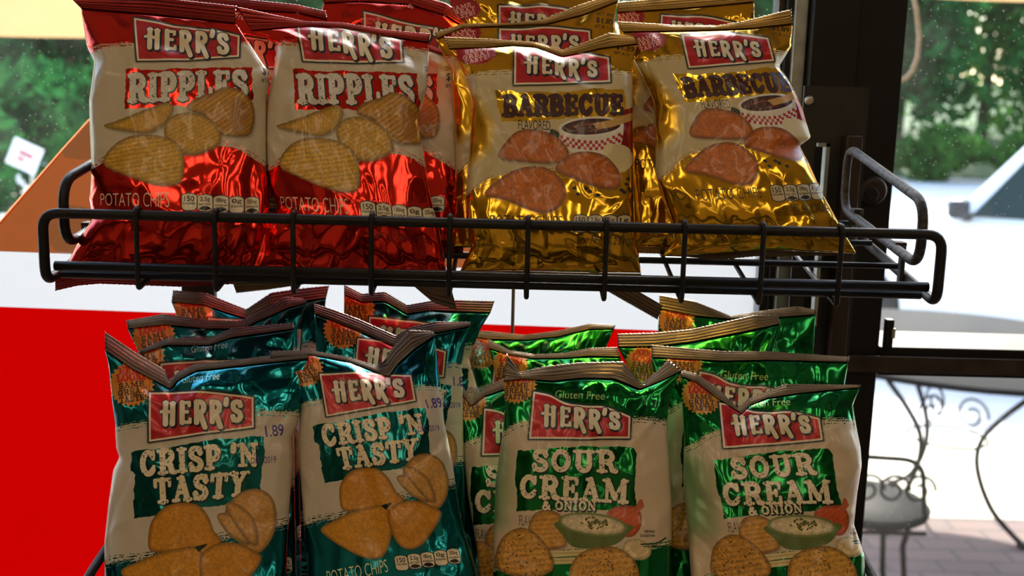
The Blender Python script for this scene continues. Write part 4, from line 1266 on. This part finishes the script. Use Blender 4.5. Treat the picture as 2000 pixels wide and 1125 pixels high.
def bag_wrinkles(U, V, seed, amp):
    """height of the crumpled film, in metres, over the bag's own surface"""
    rg = np.random.RandomState(seed)
    X, Y = U * 0.165, V * 0.24
    h = np.zeros_like(X)
    for sc, a in ((0.065, .0034), (0.030, .0011)):
        wx = X / sc + 0.8 * fnoise(X / sc * 1.3 + 9, Y / sc * 1.3, seed + 1, 2)
        wy = Y / sc * .8 + 0.8 * fnoise(X / sc * 1.3, Y / sc * 1.3 + 5, seed + 2, 2)
        h += a * (1 - np.abs(2 * fnoise(wx, wy, seed + int(sc * 1e4), 2) - 1) * 2.2)
    # sharp folds
    for k in range(26):
        x0, y0 = rg.rand() * .165, rg.rand() * .24
        if k % 3 == 0: x0 = rg.choice([0.0, .165])
        if k % 3 == 1: y0 = rg.choice([0.02, .22])
        an = rg.rand() * math.pi; L = .03 + .06 * rg.rand()
        dx, dy = math.cos(an), math.sin(an)
        s = (X - x0) * dx + (Y - y0) * dy; d = -(X - x0) * dy + (Y - y0) * dx + .004 * np.sin(s * 60)
        w = .003 + .005 * rg.rand()
        h += (rg.rand() * 2 - 1) * .0032 * np.exp(-np.abs(d) / w) * np.exp(-(s / L) ** 2)
    # gathers that fan out of the two seals
    for end, n, reach in ((0, 7, .16), (1, 8, .20)):
        vv = np.abs(V - end)
        ph = U * n * .8 + 1.6 * fnoise(U * 4 + 3, V * 3, seed + 40 + end, 2)
        h += .0022 * (.4 + 1.2 * vnoise(U * 4, V * 0 + 1, seed + 60 + end)) * tri(ph) * np.exp(-vv / reach) * np.clip(vv / .03, 0, 1)
    # rumpled collar under the top seal
    h += .0075 * (fnoise(U * 4.5, V * 14 + .6 * vnoise(U * 6, V * 2, seed + 71), seed + 70, 2) - .5) * np.exp(-(V / .16) ** 2)
    return h * amp

def grid_mesh(rings, close=None):
    nv, nu = rings.shape[:2]
    idx = np.arange(nv * nu).reshape(nv, nu)
    return idx

def bag(label, design, level, yb, top, outer, left, right, bottom=None, lean=.075, T=.026, Tb=.018, fit=None, bseal=None,
        seed=1, amp=1.0, sealbend=.012, nu=80, nv=104, group=None, print_rows=None):
    art = ART[design]
    # ---- outline in the bag's own plane
    hidden_bottom = bottom is None
    yl = to_px(Vector((0, yb, shelf_z(level, yb) + .004)))[1]
    if hidden_bottom:
        a, b = left[-1], right[-1]
        left = list(left[:-1]) + [(a[0], yl + (a[0] - 1000) * math.tan(ROLL))]
        right = list(right[:-1]) + [(b[0], yl + (b[0] - 1000) * math.tan(ROLL))]
        bottom = [left[-1], right[-1]]
    us = (1 - np.cos(np.linspace(0, math.pi, nu))) / 2 * .55 + np.linspace(0, 1, nu) * .45
    vs = np.linspace(0, 1, nv)
    Ct, Cb, Lf, Rt = along(top, us), along(bottom, us), along(left, vs), along(right, vs)
    U, V = np.meshgrid(us, vs)
    u, v = U[..., None], V[..., None]
    P = (1 - v) * Ct[None] + v * Cb[None] + (1 - u) * Lf[:, None] + u * Rt[:, None] \
        - ((1 - u) * (1 - v) * Ct[0] + u * (1 - v) * Ct[-1] + (1 - u) * v * Cb[0] + u * v * Cb[-1])
    pyt, pyb = np.mean([q[1] for q in top]), np.mean([q[1] for q in bottom])
    def depth(py): return yb + lean * np.clip((pyb - py) / (pyb - pyt), -.3, 1.25)
    base = Wn(P[..., 0], P[..., 1], depth(P[..., 1]))
    cen = base[nv // 2, nu // 2]
    nrm = np.array(CAM_LOC) - cen; nrm /= np.linalg.norm(nrm)
    # ---- pillow profile: rounded flanks, wedge towards both seals
    pu = np.sqrt(np.clip(1 - np.abs(2 * U - 1) ** 2.6, 0, 1))
    pv = np.sin(np.clip(V / .36, 0, 1) * math.pi / 2) ** .8 * np.sin(np.clip((1 - V) / .24, 0, 1) * math.pi / 2) ** .8
    prof = pu * pv
    edge = np.clip(prof / .35, 0, 1)
    hf = T * prof + bag_wrinkles(U, V, seed, amp) * edge
    hb = Tb * prof + bag_wrinkles(U, V, seed + 500, amp * .7) * edge
    F = base + nrm * np.maximum(hf, 0)[..., None]
    B = base - nrm * np.maximum(hb, 0)[..., None]
    # ---- fit of the artwork: photo-plane coordinates to artwork coordinates
    x0, y0, x1, y1 = art['box']
    if fit is None:
        Q = P
    elif fit[0] == 'sim':
        _, apx, aref, s, rot = fit
        c, sn = math.cos(math.radians(-rot)), math.sin(math.radians(-rot))
        D = (P - np.array(apx)) / s
        Q = np.stack([c * D[..., 0] - sn * D[..., 1], sn * D[..., 0] + c * D[..., 1]], -1) + np.array(aref)
    else:
        A = np.array([[a[0], a[1], 1] for a, _ in fit]); R = np.array([r for _, r in fit], float)
        sol = np.linalg.lstsq(A, R, rcond=None)[0]
        Q = np.concatenate([P, np.ones_like(P[..., :1])], -1) @ sol
    UVx = (Q[..., 0] - x0) / (x1 - x0); UVy = 1 - (Q[..., 1] - y0) / (y1 - y0)
    # ---- closed mesh: front grid plus back grid sharing the rim
    idf = np.arange(nv * nu).reshape(nv, nu)
    idb = np.full((nv, nu), -1)
    rim = np.zeros((nv, nu), bool); rim[0] = rim[-1] = True; rim[:, 0] = rim[:, -1] = True
    idb[rim] = idf[rim]
    inner = ~rim
    idb[inner] = nv * nu + np.arange(inner.sum())
    verts = np.concatenate([F.reshape(-1, 3), B[inner]])
    qf = np.stack([idf[:-1, :-1], idf[1:, :-1], idf[1:, 1:], idf[:-1, 1:]], -1).reshape(-1, 4)
    qb = np.stack([idb[:-1, :-1], idb[:-1, 1:], idb[1:, 1:], idb[1:, :-1]], -1).reshape(-1, 4)
    faces = np.concatenate([qf, qb])
    root_loc = Vector((float(cen[0]), float(yb), shelf_z(level, yb)))
    verts = verts - np.array(root_loc)
    uvx = np.concatenate([UVx.ravel(), UVx[inner]]); uvy = np.concatenate([UVy.ravel(), UVy[inner]])
    def make(name, verts, faces, mats, uv=None, matidx=None, parent=None):
        me = bpy.data.meshes.new(name)
        me.vertices.add(len(verts)); me.vertices.foreach_set('co', np.asarray(verts, np.float32).ravel())
        me.loops.add(faces.size); me.loops.foreach_set('vertex_index', faces.ravel().astype(np.int32))
        me.polygons.add(len(faces)); me.polygons.foreach_set('loop_start', np.arange(0, faces.size, 4, dtype=np.int32))
        for m in mats: me.materials.append(m)
        if matidx is not None: me.polygons.foreach_set('material_index', matidx.astype(np.int32))
        me.polygons.foreach_set('use_smooth', np.ones(len(faces), bool))
        if uv is not None:
            l = me.uv_layers.new(name='film')
            l.data.foreach_set('uv', np.stack([uv[0][faces.ravel()], uv[1][faces.ravel()]], -1).astype(np.float32).ravel())
        me.update(calc_edges=True); me.validate()
        o = bpy.data.objects.new(name, me); COL.objects.link(o)
        if parent is not None: o.parent = parent
        return o
    root = empty('chip_bag', root_loc)
    tag(root, label, 'chip bag', group)
    make('pouch', verts, faces, [art['mat'], art['back']], (uvx, uvy), np.concatenate([np.zeros(len(qf)), np.ones(len(qb))]), root)

    def seal(name, c_in, c_out, depth_in, bend, rows=15, n_r=4.5, mat=None):
        us2 = np.linspace(0, 1, 90)
        a, b = along(c_in, us2), along(c_out, us2)
        t = np.linspace(0, 1, rows)
        PP = (1 - t)[:, None, None] * a[None] + t[:, None, None] * b[None]
        dep = depth_in(PP[0, :, 1])[None] + bend * (t ** 1.3)[:, None] + 0 * PP[..., 0]
        X = Wn(PP[..., 0], PP[..., 1], dep)
        rid = .0011 * np.sin(t * n_r * 2 * math.pi)[:, None] * np.ones(90)[None] + .0012 * (vnoise(us2 * 9, us2 * 0 + 3, seed) - .5)[None] * t[:, None]
        teeth = np.zeros((rows, 90)); teeth[-1] = .0008 * tri(us2 * 38)
        up = (X[-1] - X[0]); up /= np.linalg.norm(up, axis=-1, keepdims=True) + 1e-9
        X = X + up[None] * teeth[..., None]
        Fr = X + nrm * (rid + .0005)[..., None]; Bk = X + nrm * (rid - .0005)[..., None]
        n = 90
        i1 = np.arange(rows * n).reshape(rows, n); i2 = i1 + rows * n
        q = [np.stack([i1[:-1, :-1], i1[:-1, 1:], i1[1:, 1:], i1[1:, :-1]], -1).reshape(-1, 4),
             np.stack([i2[:-1, :-1], i2[1:, :-1], i2[1:, 1:], i2[:-1, 1:]], -1).reshape(-1, 4),
             np.stack([i1[0, :-1], i2[0, :-1], i2[0, 1:], i1[0, 1:]], -1), np.stack([i1[-1, :-1], i1[-1, 1:], i2[-1, 1:], i2[-1, :-1]], -1),
             np.stack([i1[:-1, 0], i1[1:, 0], i2[1:, 0], i2[:-1, 0]], -1), np.stack([i1[:-1, -1], i2[:-1, -1], i2[1:, -1], i1[1:, -1]], -1)]
        make(name, np.concatenate([Fr.reshape(-1, 3), Bk.reshape(-1, 3)]) - np.array(root_loc), np.concatenate(q), [mat or art['seal']], None, None, root)
    seal('top_seal', top, outer, depth, sealbend)
    if bseal is not None:
        seal('bottom_seal', bseal[0], bseal[1], lambda py: np.full_like(py, yb + .004), .004, mat=UNDER_SEAL)
    else:
        lo = [(x, y + (20 if not hidden_bottom else 14)) for x, y in bottom]
        seal('bottom_seal', bottom, lo, depth, .016)
    return root

G_RED = 'red foil chip bags on the upper shelf'
G_GOLD = 'gold foil chip bags on the upper shelf'
G_TEAL = 'teal foil chip bags on the lower shelf'
G_GREEN = 'green foil chip bags on the lower shelf'

# ---- upper shelf, red
bag('red bag of rippled chips at the far left of the upper shelf, front row', 'red', 'upper', .880,
    [(158, 16), (300, 28), (460, 45)], [(136, -6), (300, -6), (462, 12)],
    [(158, 16), (163, 50), (169, 91), (184, 121), (174, 196), (175, 251), (178, 317), (174, 388), (181, 427), (163, 451), (133, 512), (108, 548)],
    [(460, 45), (475, 66), (511, 121), (529, 145), (520, 196), (521, 326), (526, 380), (528, 440), (520, 500), (508, 532)],
    [(108, 548), (151, 538), (193, 534), (350, 540), (508, 532)], seed=3, group=G_RED)
bag('red bag of rippled chips in the front row, between another red bag and gold bags', 'red', 'upper', .884,
    [(490, 60), (541, 55), (601, 51), (668, 54), (752, 70), (837, 82)], [(462, 13), (530, 28), (600, 42), (668, 44), (752, 58), (840, 66)],
    [(490, 60), (520, 75), (541, 88), (535, 136), (522, 193), (520, 236), (521, 317), (525, 360), (541, 403), (520, 440), (504, 481), (489, 530)],
    [(837, 82), (837, 136), (834, 175), (816, 233), (825, 287), (834, 339), (846, 406), (858, 445), (870, 512), (872, 532)],
    [(489, 532), (600, 540), (760, 540), (872, 534)],
    fit=[((600, 127), (270, 122)), ((784, 131), (465, 113)), ((544, 393), (199, 387)), ((686, 408), (331, 387)), ((705, 400), (355, 391)), ((580, 170), (252, 176)), ((802, 170), (481, 166))],
    seed=14, amp=1.25, group=G_RED, bseal=([(452, 546), (520, 546), (590, 548)], [(462, 572), (520, 566), (600, 554)]))
bag('red chip bag at the back, brand panel cut off by the second front red bag', 'red', 'upper', .975,
    [(632, 5), (700, 2), (800, 8), (870, 30), (905, 52)], [(625, -18), (700, -22), (800, -14), (870, 6), (895, 22)],
    [(632, 5), (625, 40), (620, 200), (620, 500)], [(905, 52), (900, 145), (904, 242), (912, 338), (914, 421), (914, 487)],
    fit=('sim', (711, 24), (262, 36), .93, 4), T=.017, Tb=.015, seed=21, group=G_RED,
    bseal=([(770, 528), (830, 548), (880, 558)], [(800, 552), (845, 590), (893, 606)]))
bag('red chip bag squeezed behind the second front red bag, only its right side showing', 'red', 'upper', .932,
    [(600, 84), (700, 86), (800, 86), (872, 110)], [(600, 74), (700, 74), (800, 74), (868, 98)],
    [(600, 84), (600, 300), (602, 500)], [(872, 110), (890, 145), (898, 242), (900, 421), (905, 487)],
    fit=('sim', (845, 175), (482, 166), .95, 0), T=.014, Tb=.012, seed=27, group=G_RED)
bag('red chip bag peeking out above the gap between the two front red bags', 'red', 'upper', .936,
    [(300, 6), (450, 16), (580, 24), (640, 38)], [(300, -14), (450, -4), (580, 9), (636, 22)],
    [(300, 6), (296, 200), (300, 500)], [(640, 38), (612, 90), (592, 200), (590, 500)],
    fit=('sim', (450, 20), (330, 0), .95, 2), T=.014, Tb=.012, seed=33, group=G_RED)

# ---- upper shelf, gold
bag('gold foil bag of barbecue chips in the middle of the upper shelf, front row', 'gold', 'upper', .882,
    [(876, 95), (956, 92), (1000, 88), (1043, 91), (1098, 110), (1140, 102), (1173, 94), (1246, 85)],
    [(868, 72), (956, 76), (1000, 79), (1043, 82), (1098, 97), (1140, 84), (1190, 64), (1240, 72)],
    [(876, 95), (900, 128), (914, 165), (922, 200), (918, 272), (913, 338), (910, 376), (910, 427), (922, 457), (920, 484), (898, 531)],
    [(1246, 85), (1236, 121), (1236, 212), (1237, 333), (1238, 376), (1240, 436), (1246, 481), (1252, 533)],
    [(898, 531), (1000, 528), (1100, 532), (1252, 534)], seed=44, amp=1.15, group=G_GOLD)
bag('gold chip bag with raised right corner and price stamp, behind the middle gold bag', 'gold', 'upper', .926,
    [(852, 76), (904, 54), (1001, 50), (1065, 47), (1140, 28), (1207, 2)], [(850, 64), (904, 46), (1001, 45), (1060, 38), (1130, 10), (1204, -14)],
    [(852, 76), (880, 140), (890, 300), (885, 500)], [(1207, 2), (1200, 40), (1203, 80), (1235, 200), (1240, 480)],
    fit=('sim', (975, 56), (1006, 97), .96, -3), T=.015, Tb=.013, seed=51, group=G_GOLD,
    bseal=([(1150, 522), (1225, 556), (1294, 596)], [(1150, 548), (1215, 585), (1284, 624)]))
bag('gold chip bag at the very back, showing above the one with the raised corner', 'gold', 'upper', .966,
    [(872, -8), (1000, -18), (1120, -14), (1185, -4)], [(870, -30), (1000, -38), (1120, -34), (1182, -22)],
    [(872, -8), (889, 27), (905, 51), (915, 480)], [(1185, -4), (1190, 100), (1200, 480)],
    fit=('sim', (975, 12), (1006, 97), .96, 0), T=.014, Tb=.012, seed=56, group=G_GOLD)
bag('gold bag of barbecue chips leaning at the right end of the upper shelf, front', 'gold', 'upper', .900,
    [(1215, 62), (1319, 60), (1400, 58), (1467, 55), (1548, 46)], [(1205, 42), (1319, 49), (1400, 50), (1450, 42), (1546, 18)],
    [(1215, 62), (1240, 121), (1265, 169), (1276, 200), (1280, 272), (1280, 338), (1288, 370), (1309, 430), (1316, 475), (1293, 500)],
    [(1548, 46), (1546, 91), (1522, 130), (1546, 163), (1567, 212), (1584, 269), (1562, 285), (1581, 320), (1609, 381), (1642, 441), (1672, 494)],
    [(1293, 500), (1400, 496), (1500, 488), (1672, 495)],
    fit=[((1352, 133), (1006, 169)), ((1513, 122), (1190, 162)), ((1328, 68), (1006, 97)), ((1336, 172), (984, 209)), ((1540, 166), (1215, 206)), ((1361, 385), (961, 429)), ((1489, 369), (1098, 429)), ((1540, 398), (1154, 463))],
    seed=62, amp=1.0, group=G_GOLD, bseal=([(1293, 500), (1400, 496), (1500, 488), (1672, 495)], [(1330, 500), (1400, 508), (1480, 500), (1640, 499)]))
bag('gold foil chip bag standing behind the gold bag at the right end', 'gold', 'upper', .945,
    [(1205, 24), (1331, 16), (1400, 10), (1473, 3)], [(1205, 5), (1331, -8), (1400, -12), (1472, -20)],
    [(1205, 24), (1215, 100), (1230, 300), (1240, 490)], [(1473, 3), (1475, 40), (1495, 150), (1530, 480)],
    fit=('sim', (1292, 29), (1006, 97), .88, 2), T=.015, Tb=.013, seed=68, group=G_GOLD)

# ---- lower shelf, teal
bag('teal bag of crisp chips at the left end of the lower shelf, front, corner folded', 'teal', 'lower', .872,
    [(205, 684), (260, 722), (318, 752), (332, 760), (348, 742), (382, 724), (453, 716), (525, 708), (602, 700)],
    [(205, 648), (265, 688), (322, 722), (330, 742), (348, 727), (380, 711), (453, 704), (525, 695), (602, 688)],
    [(205, 684), (212, 712), (219, 791), (224, 827), (227, 876), (233, 893), (221, 918), (212, 981), (204, 1057), (203, 1160), (195, 1270)],
    [(602, 700), (598, 740), (590, 790), (582, 824), (569, 857), (571, 906), (565, 997), (562, 1057), (558, 1160), (560, 1270)],
    seed=74, amp=1.0, group=G_TEAL)
bag('teal foil chip bag directly behind the left front teal bag, second in its column', 'teal', 'lower', .914,
    [(273, 692), (326, 674), (408, 674), (453, 659), (575, 642)], [(272, 685), (326, 660), (408, 661), (453, 641), (573, 631)],
    [(273, 692), (296, 760), (300, 1270)], [(575, 642), (572, 690), (580, 1270)],
    fit=('sim', (314, 711), (292, 768), .97, -3), T=.016, Tb=.013, seed=79, group=G_TEAL)
bag('teal chip bag third in the left column, star badge at its left corner', 'teal', 'lower', .954,
    [(249, 642), (320, 634), (408, 642), (472, 642), (530, 616), (565, 600), (599, 592)], [(247, 626), (320, 613), (408, 626), (470, 626), (520, 602), (559, 580), (599, 584)],
    [(249, 642), (270, 690), (280, 1270)], [(599, 592), (582, 640), (590, 1270)],
    fit=('sim', (300, 657), (257, 752), .95, -6), T=.015, Tb=.012, seed=84, group=G_TEAL)
bag('teal chip bag rearmost in the left column, its top edge dipping in the middle', 'teal', 'lower', .994,
    [(335, 590), (400, 596), (440, 610), (481, 622), (529, 602), (574, 592), (637, 582)], [(338, 567), (400, 571), (440, 588), (481, 604), (529, 572), (574, 565), (643, 558)],
    [(335, 590), (343, 610), (350, 1270)], [(637, 582), (630, 640), (630, 1270)],
    fit=('sim', (377, 606), (257, 752), .9, 4), T=.014, Tb=.012, seed=89, group=G_TEAL)
bag('teal bag of crisp chips in the front row, second from left, dented at its top', 'teal', 'lower', .880,
    [(528, 700), (607, 693), (680, 706), (738, 728), (760, 736), (776, 712), (812, 680), (849, 655)],
    [(526, 686), (607, 684), (680, 697), (738, 715), (752, 702), (768, 677), (800, 644), (847, 647)],
    [(528, 700), (572, 740), (588, 800), (582, 860), (588, 950), (598, 1087), (605, 1270)],
    [(849, 655), (855, 715), (861, 752), (867, 820), (884, 906), (893, 966), (905, 1027), (932, 1117), (950, 1270)],
    fit=[((627, 732), (292, 768)), ((799, 729), (493, 780)), ((807, 783), (493, 838)), ((643, 820), (293, 865)), ((634, 860), (275, 908)), ((825, 838), (501, 889)), ((633, 1118), (236, 1220)), ((764, 1104), (372, 1198))],
    seed=95, amp=1.2, group=G_TEAL)
bag('teal chip bag with star badge and price stamp, behind the dented front teal bag', 'teal', 'lower', .922,
    [(614, 612), (655, 628), (700, 646), (770, 676), (800, 656), (850, 650), (919, 637)], [(613, 593), (655, 606), (700, 623), (774, 656), (800, 640), (850, 628), (918, 629)],
    [(614, 612), (618, 700), (620, 1270)], [(919, 637), (909, 670), (902, 705), (903, 750), (905, 850), (910, 1000), (915, 1270)],
    fit=('sim', (699, 662), (292, 768), .86, 5), T=.016, Tb=.013, seed=101, group=G_TEAL)
bag('teal foil chip bag rearmost beside the thin upright rod, its top seal standing up', 'teal', 'lower', .965,
    [(672, 575), (707, 590), (752, 588), (795, 613), (840, 606), (900, 609), (958, 611)], [(672, 556), (707, 574), (752, 570), (795, 596), (840, 588), (880, 586), (966, 588)],
    [(672, 575), (670, 800), (672, 1270)], [(958, 611), (940, 640), (915, 700), (934, 764), (940, 1270)],
    fit=('sim', (722, 620), (292, 768), .92, 6), T=.015, Tb=.012, seed=107, group=G_TEAL)

# ---- lower shelf, green
bag('green foil bag of sour cream chips in the middle of the lower shelf, front row', 'green', 'lower', .872,
    [(984, 745), (1019, 740), (1080, 744), (1140, 738), (1200, 740), (1250, 760), (1290, 744), (1332, 724)],
    [(990, 692), (1015, 727), (1062, 716), (1130, 708), (1217, 706), (1253, 750), (1280, 727), (1306, 703)],
    [(984, 745), (986, 790), (982, 842), (968, 936), (964, 1057), (960, 1270)],
    [(1332, 724), (1314, 756), (1306, 782), (1303, 830), (1306, 879), (1312, 978), (1312, 1057), (1315, 1270)],
    seed=113, amp=.9, group=G_GREEN)
bag('green foil chip bag poking out to the left of the front middle green bag', 'green', 'lower', .914,
    [(899, 765), (920, 793), (945, 774), (986, 760), (1100, 764), (1225, 768)], [(902, 752), (922, 782), (950, 754), (986, 739), (1100, 748), (1225, 756)],
    [(899, 765), (897, 806), (904, 876), (913, 966), (929, 1057), (945, 1270)], [(1225, 768), (1230, 900), (1240, 1270)],
    fit=('sim', (947, 800), (1043, 767), .97, -2), T=.016, Tb=.013, seed=119, group=G_GREEN)
bag('green chip bag third in the middle column, star badge at left, before the rearmost one', 'green', 'lower', .954,
    [(955, 680), (995, 693), (1043, 700), (1100, 699), (1152, 695), (1212, 697)], [(952, 662), (995, 684), (1043, 692), (1100, 690), (1152, 680), (1205, 678)],
    [(955, 680), (975, 760), (985, 1270)], [(1212, 697), (1225, 800), (1230, 1270)],
    fit=('sim', (996, 715), (1010, 752), .93, 4), T=.015, Tb=.012, seed=125, group=G_GREEN)
bag('green foil chip bag rearmost in the middle column, in front of the red poster', 'green', 'lower', .994,
    [(918, 656), (956, 662), (1025, 664), (1090, 657), (1152, 642), (1200, 642)], [(920, 645), (956, 647), (1025, 654), (1090, 646), (1152, 632), (1202, 635)],
    [(918, 656), (915, 700), (930, 760), (935, 1270)], [(1200, 642), (1183, 680), (1190, 1270)],
    fit=('sim', (940, 690), (1010, 752), .86, 2), T=.014, Tb=.012, seed=131, group=G_GREEN)
bag('green bag of sour cream chips at the right end, front row, crumpled across its panel', 'green', 'lower', .876,
    [(1330, 735), (1360, 746), (1400, 776), (1448, 808), (1466, 790), (1500, 777), (1560, 768), (1620, 762), (1680, 757)],
    [(1328, 722), (1362, 731), (1405, 761), (1440, 797), (1460, 779), (1500, 764), (1533, 750), (1600, 751), (1681, 752)],
    [(1330, 735), (1333, 800), (1336, 860), (1334, 935), (1344, 1047), (1349, 1122), (1355, 1270)],
    [(1680, 757), (1666, 790), (1672, 830), (1681, 876), (1683, 909), (1674, 965), (1668, 1025), (1689, 1085), (1695, 1270)],
    fit=[((1413, 878), (1036, 860)), ((1600, 868), (1228, 859)), ((1430, 912), (1041, 902)), ((1597, 909), (1203, 904)), ((1413, 969), (1017, 951)), ((1616, 957), (1225, 962)), ((1422, 1034), (1017, 1016)), ((1477, 1028), (1068, 1018))],
    seed=137, amp=1.35, group=G_GREEN)
bag('green chip bag with a long level top seal, behind the right front green bag', 'green', 'lower', .918,
    [(1272, 698), (1412, 705), (1500, 703), (1657, 707)], [(1273, 674), (1412, 686), (1500, 686), (1659, 697)],
    [(1272, 698), (1290, 800), (1310, 1270)], [(1657, 707), (1650, 750), (1655, 1270)],
    fit=('sim', (1456, 735), (1135, 774), .97, 1), T=.016, Tb=.013, seed=143, group=G_GREEN)
bag('green chip bag with top seal rising to the right, third in the right column', 'green', 'lower', .958,
    [(1207, 678), (1280, 677), (1351, 668), (1450, 649), (1524, 632)], [(1206, 652), (1280, 650), (1351, 643), (1472, 616), (1520, 615)],
    [(1207, 678), (1225, 715), (1240, 760), (1250, 1270)], [(1524, 632), (1512, 680), (1520, 1270)],
    fit=('sim', (1256, 713), (1010, 752), .95, 4), T=.015, Tb=.012, seed=149, group=G_GREEN)
bag('green foil chip bag rearmost in the right column, its seal just under the upper shelf', 'green', 'lower', .998,
    [(1288, 603), (1357, 617), (1427, 623), (1526, 619), (1593, 614)], [(1288, 576), (1357, 588), (1427, 617), (1484, 608), (1557, 598), (1593, 605)],
    [(1288, 603), (1285, 640), (1300, 1270)], [(1593, 614), (1590, 685), (1590, 1270)],
    fit=('sim', (1321, 626), (1010, 752), .93, 3), T=.014, Tb=.012, seed=155, group=G_GREEN)
